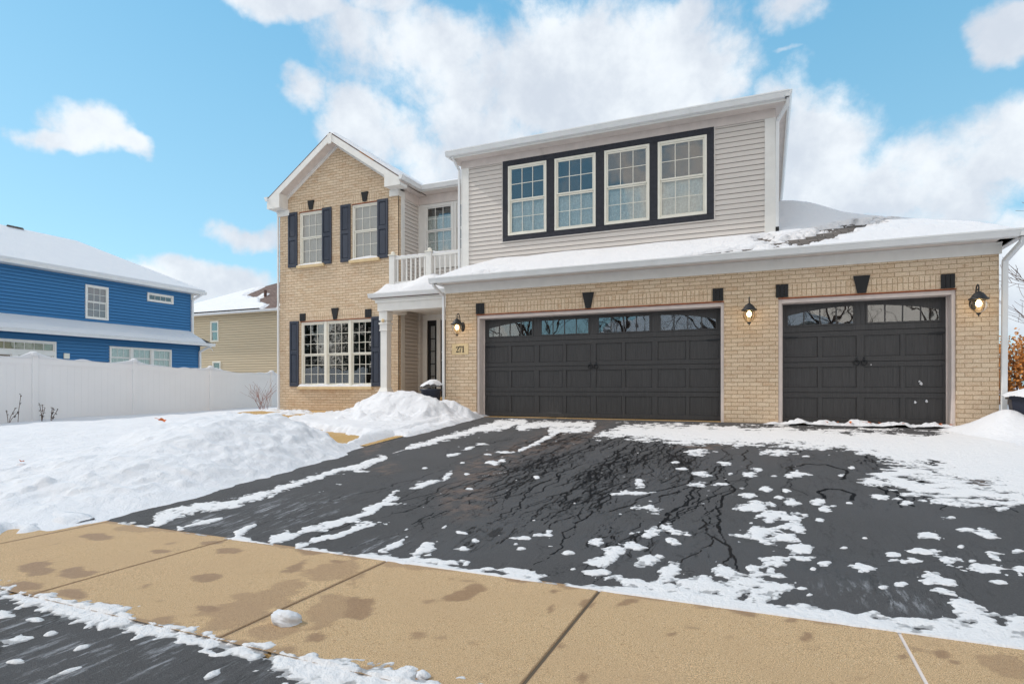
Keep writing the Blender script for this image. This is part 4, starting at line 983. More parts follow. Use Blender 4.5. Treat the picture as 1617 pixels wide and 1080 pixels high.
rs1 = tag(grid_mesh('roof_snow', gx, gy, zz, kp, 'snow'), 'smooth white snow lying on the low garage roof', 'snow', kind='stuff')

# upper block
siding(house, GX0 + .1, UX1 - .05, 3.1, 5.76, [(-5.45, -.98, 3.97, 5.69)], v=UY)
siding(house, UY, 18.4, 3.1, 5.95, [], T=FX(UX1))
b = MB(); b.box(GX0, GX0 + .2, UY - .03, UY + .01, 2.9, 5.9); b.build('corner_board', 'white', house, bevel=.004)
b = MB(); b.box(UX1 - .165, UX1 + .028, UY - .03, UY + .01, 3.3, 5.9); b.box(UX1 + .001, UX1 + .03, UY + .01, UY + .12, 3.3, 5.9); b.build('corner_board', 'white', house, bevel=.004)
b = MB(); b.box(GX0 - .0, GX0 + .01, UY, 18, 2.9, 5.9); b.build('siding_side_wall', 'siding', house)
b = MB(); b.box(GX0 - .004, UX1 + .034, UY - .034, UY - .03 + .012, 5.735, 5.90); b.build('frieze_board', 'offwhite', house, bevel=.004)
b = MB(); b.box(-6.72, .36, 11.93, UY + .2, 5.90, 5.925); b.box(UX1 - .1, .36, 11.95, 18.6, 5.902, 5.923); b.build('soffit', 'offwhite', house)
b = MB(); b.box(-6.72, .37, 11.91, 11.93, 5.88, 6.02); b.box(.36, .372, 11.93, 18.6, 5.88, 6.02); b.build('fascia', 'white', house)
gutter(house, -6.76, .38, 11.80, 6.035); gutter(house, 11.82, 18.6, 0, 6.035, T=FX(.44))
hip_roof(house, -6.76, .38, 11.88, 19.2, 6.03, .42)
b = MB(); vs, fs = hip_planes(-6.72, .42, 11.92, 19.1, 6.04, .44); b.add(vs, fs); tag(b.build('roof_snow', 'snow'), 'thin snow on the high roof over the upper windows', 'snow', kind='stuff')
# dark surround and its four windows
b = MB(); v0 = UY - .045
for (a, c, d, e) in ((-5.49, -.94, 5.62, 5.745), (-5.49, -.94, 3.93, 4.045), (-5.49, -5.36, 4.045, 5.62), (-1.07, -.94, 4.045, 5.62), (-4.43, -4.25, 4.045, 5.62), (-3.32, -3.14, 4.045, 5.62), (-2.19, -2.03, 4.045, 5.62)):
    b.box(a, c, v0, UY + .05, d, e)
b.build('window_surround', 'navy', house, bevel=.004)
b = MB()
for (a, c, d, e) in ((-5.515, -5.49, 3.905, 5.735), (-.94, -.915, 3.905, 5.735), (-5.49, -.94, 3.905, 3.93)): b.box(a, c, UY - .035, UY + .01, d, e)
b.build('trim_channel', 'siding', house)
for i, (a, c) in enumerate(((-5.36, -4.43), (-4.25, -3.32), (-3.14, -2.19), (-2.03, -1.07))):
    window(house, a + .004, c - .004, 4.05, 5.615, v=UY - .03, split=4.83, behind='curtain', upper=4.84, room='dark2')
# gable wing in brick
ax, az_ = -10.72, 7.06
holes = [(-12.08, -11.22, 4.05, 5.55), (-10.26, -9.38, 4.05, 5.55), (-12.04, -9.58, .66, 2.47)]
brick_wall(house, WX0, WX1, -.3, 5.75, holes, .09, v=WY, gable=[(WX0, 5.75), (WX1, 5.75), (WX1, 5.86), (ax, 7.24), (WX0, 5.86)])
siding(house, WY + .24, RY, .35, 5.95, [], T=FX(WX1), name='siding_wall')
b = MB(); b.box(WX1 - .002, WX1 + .012, WY + .03, WY + .10, .3, 5.72); b.build('brick_return', 'brick', house)
b = MB(); b.box(WX1 + .001, WX1 + .026, WY + .10, WY + .27, .3, 5.72); b.build('corner_board', 'white', house, bevel=.004)
b = MB(); b.add([(WX0, 18, -.3), (WX0, WY, -.3), (WX0, WY, 5.9), (WX0, 18, 5.9)], [(0, 1, 2, 3)]); b.build('brick_side_wall', 'brick', house)
b = MB(); b.add([(WX0, 18, -.3), (GX1, 18, -.3), (GX1, 18, 2.9), (UX1, 18, 2.9), (UX1, 18, 5.9), (WX0, 18, 5.9)], [(5, 4, 3, 2, 1, 0)]); b.build('rear_wall', 'siding', house)
# gable roof of the wing
ex0, ex1, ez, yf, yb = -12.93, -8.52, 5.97, 12.57, 17.2
apx = (ex0 + ex1) / 2; slope = .675; apz = ez + slope * (apx - ex0)
b = MB(); b.add([(ex0, yf, ez), (apx, yf, apz), (apx, yb, apz), (ex0, yb, ez), (ex1, yf, ez), (ex1, yb, ez), (ex0, yf, ez - .03), (apx, yf, apz - .03), (ex1, yf, ez - .03)],
    [(0, 1, 2, 3), (4, 5, 2, 1), (0, 6, 7, 1), (1, 7, 8, 4)]); o = b.build('roof', 'shingle2', house)
b = MB()
fh = .19
for s_, e_ in ((-1, ex0), (1, ex1)):
    b.prism([(e_, ez - .028), (apx, apz - .028), (apx, apz - .028 - fh), (e_, ez - .028 - fh)], 'y', yf + .002, yf + .022)
b.prism([(apx - .07, apz - .04), (apx + .07, apz - .04), (apx + .05, apz - .31), (apx - .05, apz - .31)], 'y', yf - .012, yf + .002)
b.build('rake_board', 'white', house, bevel=.003)
b = MB()
for e_ in (ex0, ex1):
    b.add([(e_, yf + .02, ez - .20), (apx, yf + .02, apz - .20), (apx, WY, apz - .20), (e_, WY, ez - .20)], [(0, 1, 2, 3)])
    b.add([(e_, yf + .02, ez - .185), (apx, yf + .02, apz - .185), (apx, WY, apz - .185), (e_, WY, ez - .185)], [(3, 2, 1, 0)])
b.build('rake_soffit', 'offwhite', house)
b = MB()
for e_ in (WX0 - .0, WX1 + .0):
    s_ = 1 if e_ > apx else -1; zt = apz - slope * abs(e_ - apx) - .20
    b.prism([(e_, zt), (apx, apz - .20), (apx, apz - .30), (e_, zt - .10)], 'y', WY - .025, WY + .004)
b.build('rake_frieze', 'white', house)
# cornice returns
b = MB(); b.prism([(ex0 - .02, 5.66), (-12.50, 5.66), (-12.50, ez + slope * (-12.50 - ex0) - .2), (ex0 - .02, ez - .14)], 'y', yf + .001, WY - .002); b.build('cornice_return', 'white', house, bevel=.004); b = MB()
b.prism([(ex1 + .02, 5.76), (-8.97, 5.76), (-8.97, ez + slope * (ex1 + 8.97) - .2), (ex1 + .02, ez - .14)], 'y', yf + .001, WY - .002)
b.build('cornice_return', 'white', house, bevel=.004)
b = MB(); b.box(WX0 - .02, -12.42, WY - .05, WY - .0, 5.50, 5.66); b.build('frieze_block', 'white', house, bevel=.004); b = MB(); b.box(-9.02, WX1 + .03, WY - .05, WY + .28, 5.60, 5.76); b.build('frieze_block', 'white', house, bevel=.004)
gutter(house, yf - .02, RY - .30, 0, 6.0, T=FX(ex1 + .115))
b = MB(); b.box(WX1, ex1 + .0, WY + .05, RY, 5.83, 5.85); b.box(ex1 - .012, ex1, WY - .3, RY - .3, 5.83, 5.97); b.box(WX1 + .001, WX1 + .03, WY + .28, RY - .03, 5.60, 5.83); b.build('soffit', 'offwhite', house)
gutter(house, yf - .02, 17.2, -.0, 6.0, T=Matrix(((0, 1, 0, ex0 - .11), (1, 0, 0, 0), (0, 0, 1, 0), (0, 0, 0, 1))))
# snow on the wing roof (windward slope swept back from the rake)
gx = np.arange(ex0 + .03, ex1 - .005, .04); gy = np.concatenate([np.arange(yf + .05, 14.0, .04), np.arange(14.0, 17.2, .1)]); XX, YY = np.meshgrid(gx, gy)
zz = apz - slope * np.abs(XX - apx) + np.clip(.085 + .03 * fbm(XX * 1.5, YY * 1.5, 3), 0.03, 1) * sstep(0, .13, YY - yf - .04) * (.2 + .8 * sstep(0, .2, XX - ex0 - .02))
zz = np.where(XX < apx, zz - .05 * sstep(apx, ex0, XX), zz) + .003
tag(grid_mesh('roof_snow', gx, gy, zz, np.ones_like(zz, bool), 'snow'), 'snow on the steep gable roof of the brick wing', 'snow', kind='stuff')
b = MB(); b.prism([(apx + .98, apz - slope * .98 + .006), (apx + 1.42, apz - slope * 1.42 + .006), (apx + 1.42, apz - slope * 1.42 - .03), (apx + .98, apz - slope * .98 - .03)], 'y', yf - .006, yf + .03); b.build('bare_roof_edge', 'wood', house)
# main roof behind
hip_roof(house, -13.1, .36, 13.56, 19.2, 6.0, .40)
b = MB(); vs, fs = hip_planes(-13.06, .32, 13.58, 19.1, 6.03, .42); b.add(vs, fs); tag(b.build('roof_snow', 'snow'), 'snow on the main roof behind the brick gable', 'snow', kind='stuff')

# wing windows
for (a, c) in ((-12.08, -11.22), (-10.26, -9.38)):
    window(house, a + .003, c - .003, 4.053, 5.54, v=WY + .045, split=4.82, behind='blind', room='dark2')
    b = MB(); b.box(a, c, WY - .01, WY + .09, 5.541, 5.556); b.build('steel_lintel', 'rust', house)
    b = MB(); b.box(a - .05, c + .05, WY - .075, WY + .07, 3.965, 4.045); s_ = b.build('window_sill', 'sill', house, bevel=.006)
    g = MB(); n = 16; prof = []
    for k in range(n + 1): t = k / n; prof.append((a - .03 + (c - a + .06) * t, 4.046 + (.075 if a > -11 else .05) * math.sin(math.pi * t) ** .6 * (1 + .15 * math.sin(7 * t + a))))
    vs = []
    for (x, z) in prof: vs += [(x, WY - .068, 4.044), (x, WY - .060, 4.044 + (z - 4.044) * .7), (x, WY - .02, z), (x, WY + .045, z + .01)]
    g.add(vs, [(4 * k + j, 4 * k + 4 + j, 4 * k + 5 + j, 4 * k + 1 + j) for k in range(n) for j in range(3)], True); g.build('snow_ridge', 'snow', s_)
    keystone(house, (a + c) / 2, 5.585, 5.83, .11, .215, WY)
    soldier(house, a - .0, c + .0, 5.56, 5.78, WY)
for (a, c) in ((-12.47, -12.14), (-11.25, -10.93), (-10.62, -10.29), (-9.41, -9.08)): shutter(house, a, c, 4.02, 5.57, WY)
for (a, c) in ((-12.04, -11.17), (-11.17, -10.34), (-10.34, -9.58)):
    window(house, a + .002, c - .002, .662, 2.46, v=WY + .05, split=1.54, rows=(3, 3), behind=None, glass='glass_dark', depth=.8, fw=.05)
b = MB()
for (a, c) in ((-11.21, -11.13), (-10.38, -10.30)): b.box(a, c, WY + .015, WY + .03, .665, 2.46)
b.build('mullion_cover', 'cream', house, bevel=.003)
soldier(house, -11.84, -9.82, 2.50, 2.70, WY); b = MB(); b.box(-12.04, -9.58, WY - .012, WY + .09, 2.462, 2.478); b.build('steel_lintel', 'rust', house)
end_block(house, -12.05, -11.85, 2.49, 2.70, WY); end_block(house, -9.81, -9.61, 2.49, 2.71, WY); keystone(house, -10.81, 2.49, 2.79, .10, .24, WY)
shutter(house, -12.41, -12.09, .66, 2.50, WY); shutter(house, -9.60, -9.30, .66, 2.50, WY)
b = MB(); b.box(-12.10, -9.56, WY - .08, WY + .08, .575, .655); s_ = b.build('window_sill', 'sill', house, bevel=.006)
g = MB(); vs = []; n = 40
for k in range(n + 1):
    x = -12.08 + 2.5 * k / n; h = .045 + .02 * math.sin(k * .6) + .012 * math.sin(k * 1.7)
    if k in (0, n): h = .005
    vs += [(x, WY - .073, .654), (x, WY - .066, .654 + h * .7), (x, WY - .03, .654 + h), (x, WY + .05, .664 + h)]
g.add(vs, [(4 * k + j, 4 * k + 4 + j, 4 * k + 5 + j, 4 * k + 1 + j) for k in range(n) for j in range(3)], True); g.build('snow_ridge', 'snow', s_)

# recessed wall above the porch
siding(house, WX1, GX0, .35, 5.66, [(-8.60, -7.0, 4.20, 5.6), (-8.60, -7.0, .35, 2.58)], v=RY)
window(house, -8.585, -7.66, 4.22, 5.60, v=RY - .03, split=4.88, behind='curtain', lower_full=4.3, fw=.075, mat='white', upper=5.3, room='dark'); window(house, -7.655, -6.75, 4.22, 5.60, v=RY - .03, split=4.88, behind=None, fw=.075, mat='white', room='dark')
b = MB(); b.box(-8.72, -8.585, RY - .04, RY, 3.9, 5.63); b.box(-8.585, -6.7, RY - .045, RY, 3.85, 4.22); b.build('window_casing', 'white', house, bevel=.004)
b = MB(); b.box(WX1, GX0, RY - .05, RY + .01, 5.61, 5.86); b.build('frieze_board', 'offwhite', house, bevel=.004)
b = MB(); b.box(-8.50, GX0, RY - .36, RY + .1, 5.861, 5.88); b.build('soffit', 'offwhite', house)
b = MB(); b.box(-8.50, GX0, RY - .37, RY - .35, 5.86, 6.0); b.build('fascia', 'white', house); gutter(house, -8.42, GX0 - .01, RY - .47, 6.0)
b = MB(); b.box(WX1 + .0, WX1 + .05, RY - .055, RY - .005, .35, 5.6); b.build('corner_post', 'white', house)
downspout(house, [(GX0 - .06, 11.9, 5.92), (GX0 - .06, 12.0, 5.86), (GX0 - .055, UY - .02, 5.72), (GX0 - .055, UY - .02, 3.3)], .05, .05)

# porch
b = MB(); b.box(-8.95, GX0 - .001, 11.95, RY, -.2, .38); b.build('porch_slab', 'walk', house, bevel=.01)
b = MB(); b.box(-8.10, GX0 - .01, 11.55, 11.95, -.2, .18); b.build('step', 'walk', house, bevel=.01)
b = MB(); b.box(-8.80, GX0 - .002, 12.04, 12.36, 2.50, 2.77); b.box(-8.84, GX0 - .002, 12.0, 12.36, 2.70, 2.775); b.box(-8.80, -8.50, 12.36, WY - .001, 2.50, 2.77); b.build('porch_beam', 'white', house, bevel=.004)
b = MB(); b.box(-8.90, GX0 - .003, 11.97, RY - .01, 2.778, 2.80); b.build('porch_soffit', 'white', house)
b = MB(); b.box(-8.49, GX0 - .004, 12.37, RY - .02, 2.60, 2.62); b.build('porch_ceiling', 'white', house)
gutter(house, -8.96, GX0 - .01, 11.85, 2.915, h=.10)
b = MB(); b.box(-8.95, -8.93, 11.95, WY - .002, 2.80, 2.915); b.build('fascia', 'white', house)
b = MB(); b.prism([(11.95, 2.80), (11.95, 2.90), (12.32, 3.04), (RY, 3.05), (RY, 2.80)], 'x', -8.93, GX0 - .005); b.build('porch_roof', 'shingle2', house)
xs_ = np.concatenate([np.arange(-8.95, GX0 - .01, .03), [GX0 - .012]]); ys_ = np.arange(11.92, 13.85, .03); XX, YY = np.meshgrid(xs_, ys_)
zz = np.interp(YY, [11.92, 11.95, 12.32, 13.9], [2.90, 2.905, 3.05, 3.06]) + (.07 + .13 * sstep(12.0, 12.5, YY) + .16 * np.exp(-((XX + 7.45) / .42) ** 2 - ((YY - 12.25) / .4) ** 2) + .02 * fbm(XX * 2, YY * 2, 3)) * sstep(11.90, 12.02, YY) * (.1 + .9 * sstep(0, .22, XX + 8.95))
zz = np.where((YY > WY - .03) & (XX < WX1 + .03), 2.82, zz)
tag(grid_mesh('roof_snow', xs_, ys_, zz, ~((YY > WY - .02) & (XX < WX1)), 'snow'), 'heaped snow on the small porch roof under the balcony', 'snow', kind='stuff')
# column
col = MB(); cx, cy = -8.66, 12.20
def sq(b_, h, z0, z1): b_.box(cx - h, cx + h, cy - h, cy + h, z0, z1)
sq(col, .095, .60, 2.50); colo = col.build('porch_column', 'white', house, bevel=.006)
k = MB(); sq(k, .122, 2.28, 2.50); sq(k, .128, 2.18, 2.23); sq(k, .108, 2.05, 2.18); sq(k, .118, 2.02, 2.05); k.build('capital', 'white', colo, bevel=.006)
k = MB(); k.v = []; sq(k, .135, .38, .53)
p0 = [(cx - .135, cy - .135), (cx + .135, cy - .135), (cx + .135, cy + .135), (cx - .135, cy + .135)]; p1 = [(cx - .10, cy - .10), (cx + .10, cy - .10), (cx + .10, cy + .10), (cx - .10, cy + .10)]
k.add([(x, y, .53) for x, y in p0] + [(x, y, .62) for x, y in p1], [(i, (i + 1) % 4, 4 + (i + 1) % 4, 4 + i) for i in range(4)] + [(4, 5, 6, 7)]); k.build('base', 'white', colo)
k = MB(); k.lathe([(0, 0), (.04, 0), (.045, .012), (.03, .02), (.02, .03), (0, .03)], (0, 0, 0), 14); kk = MB(); kk.v = [(cx + vx, cy - .122 - vz, 2.27 + vy) for vx, vy, vz in k.v]; kk.f = [tuple(reversed(f)) for f in k.f]; kk.sm = k.sm; kk.build('sensor', 'plaque', colo)
# front door and sidelight
b = MB()
for (a, c, d, e) in ((-8.62, -8.49, .38, 2.60), (-8.49, -7.02, 2.45, 2.60), (-8.19, -8.07, .38, 2.45), (-7.12, -7.0, .38, 2.45)): b.box(a, c, RY - .05, RY + .03, d, e)
b.build('door_frame', 'white', house, bevel=.004)
b = MB(); b.box(-8.07, -7.12, RY - .01, RY + .03, .39, 2.45); dr = b.build('front_door', 'black', house)
for z in (1.36, 1.58):
    k = MB(); k.lathe([(0, -.03), (.03, -.02), (.036, 0), (.03, .02), (0, .03)], (-7.99, RY - .06, z), 12); k.tube([(-7.99, RY - .06, z), (-7.99, RY - .01, z)], .012, 8); k.build('door_knob', 'chrome', dr)
b = MB(); b.box(-8.49, -8.40, RY - .02, RY + .02, .38, 2.45); b.box(-8.26, -8.19, RY - .02, RY + .02, .38, 2.45); b.box(-8.4, -8.26, RY - .02, RY + .02, .38, .6); b.box(-8.4, -8.26, RY - .02, RY + .02, 2.3, 2.45)
for z in (.93, 1.27, 1.61, 1.95): b.box(-8.4, -8.26, RY - .015, RY + .0, z - .012, z + .012)
sl = b.build('sidelight', 'black', house); b = MB(); b.box(-8.4, -8.26, RY - .006, RY - .002, .6, 2.3); b.build('pane', 'glass_dark', sl); b = MB(); b.box(-8.4, -8.26, RY + .01, RY + .012, .6, 2.3); b.build('interior', 'jamb', sl)
b = MB(); b.lathe([(0, -.02), (.07, -.018), (.08, 0), (0, 0)], (-7.0, 12.9, 2.60), 18); b.build('ceiling_light', 'cream', house)
# balcony railing
ry = 12.34; posts = ((-8.62, -8.47), (-7.56, -7.41))
for (a, c) in posts:
    b = MB(); b.box(a, c, ry - .07, ry + .07, 2.99, 3.90); rl = b.build('railing_post', 'white', house, bevel=.006)
    k = MB(); k.box(a - .02, c + .02, ry - .09, ry + .09, 3.90, 3.925); k.lathe([(.04, 0), (.052, .02), (.05, .05), (.03, .075), (0, .085)], ((a + c) / 2, ry, 3.93), 14); k.build('post_cap', 'cream', rl)
rrs = []
for (a, c) in ((-8.47, -7.56), (-7.41, GX0)):
    b = MB(); b.box(a, c, ry - .03, ry + .03, 3.80, 3.86); rrs.append(b.build('hand_rail', 'white', house, bevel=.004))
    b = MB(); b.box(a, c, ry - .025, ry + .025, 3.18, 3.25); b.build('bottom_rail', 'white', house, bevel=.004)
for (a, c) in ((-8.47, -7.56), (-7.41, GX0)):
    n = 7 if a < -8 else 6
    for i in range(n): x = a + (c - a) * (i + .5) / n; b = MB(); b.box(x - .018, x + .018, ry - .018, ry + .018, 3.25, 3.80); b.build('baluster', 'white', house, bevel=.003)
n = 30
for (a, c), rr in zip(((-8.63, -7.58), (-7.40, GX0 - .01)), rrs):
    vs = []; b = MB()
    for i in range(n + 1):
        t = i / n; x = a + (c - a) * t; h = .028 + .05 * math.exp(-t * 9) + .006 * math.sin(i * 1.3); h = .004 if i in (0, n) else h
        vs += [(x, ry - .03, 3.861), (x, ry - .022, 3.861 + h * .8), (x, ry + .005, 3.861 + h), (x, ry + .03, 3.861)]
    b.add(vs, [(4 * i + j, 4 * i + 4 + j, 4 * i + 5 + j, 4 * i + 1 + j) for i in range(n) for j in range(3)], True)
    b.build('snow_ridge', 'snow', rr)
# downspouts
downspout(house, [(GX0 - .10, 11.12, 2.90), (GX0 - .10, 11.16, 2.84), (GX0 - .035, GY - .04, 2.66), (GX0 - .035, GY - .035, .05)], .05, .06)
downspout(house, [(3.54, 11.14, 2.90), (3.54, 11.18, 2.82), (3.42, GY - .02, 2.60), (3.41, GY + .0, .12)], .075, .06)
downspout(house, [(.37, 11.9, 5.93), (.36, 11.98, 5.84), (.20, UY - .02, 5.66), (.19, UY + .0, 3.62)], .06, .055)
k = MB(); k.box(.165, .225, UY - .04, UY + .02, 3.57, 3.66); k.build('downspout_end', 'black', house)
downspout(house, [(WX0 - .05, yf + .10, 5.88), (WX0 - .05, yf + .14, 5.80), (WX0 - .035, WY - .03, 5.60), (WX0 - .035, WY - .02, -.1)], .05, .05)

# ------------------------------------------------------------------ white vinyl fence with snow along its top
FXX = -17.0
posts_y = [3.75, 6.33, 8.92, 11.49, 14.08, 16.72, 19.35, 22.0]
def ftop(y): return float(np.interp(y, [3, 8.2, 8.9, 11.5, 14.05, 16.8, 22], [1.38, 1.36, 1.36, 1.30, 1.18, 1.09, .95]))
fence = tag(empty('vinyl_fence', (FXX, 12.0, -.4)), 'white solid vinyl privacy fence with snow along its top rail', 'fence')
for i, y in enumerate(posts_y):
    b = MB(); zt = ftop(y) + .06; b.box(FXX - .064, FXX + .064, y - .064, y + .064, -.6, zt)
    p = b.build('fence_post', 'fence', fence, bevel=.005)
    c = MB(); c.add([(FXX + sx_ * .075, y + sy_ * .075, zt) for sx_, sy_ in ((-1, -1), (1, -1), (1, 1), (-1, 1))] + [(FXX, y, zt + .05)], [(0, 1, 4), (1, 2, 4), (2, 3, 4), (3, 0, 4), (3, 2, 1, 0)]); c.build('post_cap', 'fence', p)
    s_ = MB(); s_.lathe([(.10, -.01), (.105, .03), (.09, .075), (.05, .11), (0, .12)], (FXX, y, zt + .0), 18); s_.build('snow_cap', 'snow', p)
for i in range(len(posts_y) - 1):
    ya, yb_ = posts_y[i] + .064, posts_y[i + 1] - .064; za, zb = ftop(posts_y[i]), ftop(posts_y[i + 1])
    b = MB(); n = 14
    for k in range(n):
        t0, t1 = k / n, (k + 1) / n; y0, y1 = ya + (yb_ - ya) * t0 + .0025, ya + (yb_ - ya) * t1 - .0025; z0_, z1_ = za + (zb - za) * t0 - .1, za + (zb - za) * t1 - .1
        b.prism([(y0, -.6), (y1, -.6), (y1, z1_), (y0, z0_)], 'x', FXX - .02, FXX + .02)
    b.box(FXX - .012, FXX + .012, ya, yb_, -.6, min(za, zb) - .12)
    pn_ = b.build('fence_panel', 'fence', fence, bevel=.002)
    b = MB(); b.prism([(ya, za - .14), (yb_, zb - .14), (yb_, zb), (ya, za)], 'x', FXX - .035, FXX + .035); b.build('top_rail', 'fence', pn_, bevel=.004)
    n = 50; vs = []
    for k in range(n + 1):
        t = k / n; y = ya + (yb_ - ya) * t; z = za + (zb - za) * t; e = min(t, 1 - t)
        h = .035 + .022 * math.sin(y * 2.1 + i) + .012 * math.sin(y * 5.7) + .09 * math.exp(-e * 14) + (.035 if (i * 7 + k // 9) % 4 == 0 else 0) * math.sin(math.pi * ((k % 9) / 9))
        vs += [(FXX - .04, y, z - .002), (FXX - .036, y, z + h * .8), (FXX, y, z + h), (FXX + .038, y, z + h * .75), (FXX + .042, y, z - .004)]
    b = MB(); b.add(vs, [(5 * k + j, 5 * k + 5 + j, 5 * k + 6 + j, 5 * k + 1 + j) for k in range(n) for j in range(4)], True); b.build('snow_ridge', 'snow', pn_)

# ------------------------------------------------------------------ blue neighbour house
bh = tag(empty('neighbour_house', (-28, 14, -.4)), 'blue sided house with snowy roofs behind the white fence', 'house')
BX, BL = -25.0, -24.5; T_ = FX(BX); TL = FX(BL)
siding(bh, 3.0, 19.75, 2.9, 5.05, [(14.93, 15.77, 3.42, 4.72), (17.5, 18.68, 4.46, 4.78)], T=T_, mat='siding_blue', lap=.128, gap=.026)
siding(bh, 3.0, 19.72, -.5, 2.66, [(10.95, 13.55, -.3, 2.30), (15.56, 18.2, 1.12, 2.28)], T=TL, mat='siding_blue', lap=.128, gap=.026)
b = MB(); b.box(-31.5, BX, 19.70, 19.75, -.5, 5.05); b.box(BX, BL, 19.68, 19.72, -.5, 2.66); b.build('end_wall', 'siding_blue', bh)
window(bh, 14.9, 15.8, 3.39, 4.75, T=T_, v=-.03, behind='pinkblind', split=4.08, fw=.07, mat='white', room='dark2', glass='glass')
window(bh, 17.47, 18.71, 4.43, 4.81, T=T_, v=-.03, behind=None, cols=4, rows=(1, 0), fw=.07, mat='white')
for i in range(3): window(bh, 15.53 + i * .905, 15.53 + (i + 1) * .905, 1.09, 2.31, T=TL, v=-.03, behind='curtain', split=1.86, rows=(1, 1), fw=.06, mat='white', lower_full=1.1, upper=2.25)
window(bh, 10.9, 13.57, 1.90, 2.34, T=TL, v=-.03, behind='greenblind', cols=8, rows=(1, 0), fw=.07, mat='white')
for i in range(2): window(bh, 10.9 + i * 1.335, 10.9 + (i + 1) * 1.335, -.25, 1.90, T=TL, v=-.03, behind='greenblind' if i else None, cols=1, rows=(1, 0), fw=.09, mat='white', upper=1.8)
b = MB(); b.box(13.82, 14.02, -.07, -.02, 1.72, 1.93); b.lathe([(0, 0), (.01, 0)], (0, 0, 0), 4); b.build('dryer_vent', 'cream', bh, TL, .008)
hip_roof(bh, -31.9, -24.62, 2.0, 20.12, 5.14, .52)
vs, fs = hip_planes(-31.86, -24.64, 2.0, 20.08, 5.26, .53); b = MB(); b.add(vs, fs); b.prism([(-24.64, 5.14), (-24.60, 5.18), (-24.62, 5.26), (-24.9, 5.3), (-24.9, 5.14)], 'y', 2.0, 20.1)
b.build('snow_layer', 'snow', bh)
for (y, z) in ((11.3, 7.16), (12.4, 7.16), (14.1, 7.15)):
    b = MB(); b.prism([(y - .32, z - .12), (y + .32, z - .12), (y + .27, z + .035), (y - .27, z + .035)], 'x', -28.45, -28.15); b.build('ridge_vent', 'shingle', bh, bevel=.02)
b = MB(); b.box(BX - .3, -24.66, 2.0, 20.06, 5.04, 5.06); b.build('soffit', 'white', bh)
gutter(bh, 2.0, 20.12, 0, 5.17, T=FX(-24.52), h=.13)
b = MB(); b.box(-25.05, -24.98, 19.62, 19.76, 2.7, 5.04); b.build('corner_board', 'white', bh)
downspout(bh, [(-24.57, 19.9, 5.05), (-24.75, 19.8, 4.92), (-24.93, 19.66, 4.75), (-24.93, 19.66, 3.1)], .09, .09)
downspout(bh, [(-24.05, 19.95, 2.58), (-24.25, 19.8, 2.45), (-24.43, 19.66, 2.3), (-24.43, 19.66, -.3)], .09, .09)
b = MB(); vs = [(-24.08, 3, 2.68), (-24.08, 20.15, 2.68), (BX, 19.75, 3.14), (BX, 3, 3.14), (-24.08, 3, 2.6), (-24.08, 20.15, 2.6), (BX, 20.15, 2.6), (BX, 3, 2.6)]
b.add(vs, [(0, 1, 2, 3), (1, 0, 4, 5), (1, 5, 6, 2), (7, 6, 5, 4)]); b.build('porch_roof', 'shingle', bh)
gx = np.arange(-25.0, -24.03, .06); gy = np.arange(3, 20.2, .1); XX, YY = np.meshgrid(gx, gy)
zz = 2.68 + .5 * (-24.08 - XX) + (.15 + .03 * fbm(XX, YY * .7, 3)) * (.3 + .7 * sstep(-24.03, -24.2, XX)) - .9 * np.clip(YY - 19.55, 0, 1) ** 1.3
attach(grid_mesh('snow_layer', gx, gy, zz, np.ones_like(zz, bool), 'snow'), bh); gutter(bh, 3, 20.15, 0, 2.70, T=FX(-23.98), h=.13)

# ------------------------------------------------------------------ tan neighbour house
th = tag(empty('neighbour_house', (-27, 30, -.4)), 'beige sided house with half melted roof, far behind the fence', 'house')
TY = 26.3
siding(th, -36.5, -19, -.5, 5.05, [(-31.68, -31.08, 3.5, 4.7), (-31.5, -30.9, 1.1, 2.2)], mat='siding_tan', lap=.15, v=TY, gap=.03)
window(th, -31.72, -31.04, 3.46, 4.74, v=TY - .03, behind='greenblind', cols=1, rows=(1, 1), fw=.07, mat='cream'); window(th, -31.55, -30.85, 1.05, 2.25, v=TY - .03, behind=None, cols=1, rows=(1, 1), fw=.07, mat='cream')
hip_roof(th, -36.9, -16.0, 25.9, 38.5, 5.18, .50, 'shingle2')
gutter(th, -36.9, -16, 25.78, 5.2, h=.13); b = MB(); b.box(-36.8, -16, 25.9, TY, 5.05, 5.07); b.build('soffit', 'siding_tan', th)
gx = np.arange(-36.9, -18, .07); gy = np.arange(25.86, 32.2, .07); XX, YY = np.meshgrid(gx, gy)
zr = np.minimum(5.18 + .5 * (YY - 25.9), 5.18 + .5 * (XX + 36.9)); px_, py_ = pix(XX, YY, zr + .08)
sd = poly_sd(px_, py_, [(386, 466), (398, 461), (430, 445), (470, 432), (470, 470), (440, 478), (436, 486), (412, 489), (420, 482), (426, 478), (412, 476), (408, 470), (417, 467), (428, 461), (414, 463), (404, 468)])
zz = zr + np.minimum(.13, -.045 * (sd + 3 * fbm(XX * 1.2, YY * 1.2, 4)))
attach(grid_mesh('snow_layer', gx, gy, zz, (zz > zr - .08), 'snow'), th)
b = MB(); b.tube([(-29.4, 28.4, 6.2), (-29.4, 28.4, 6.85)], .09, 10); b.build('vent_pipe', 'pvc', th)

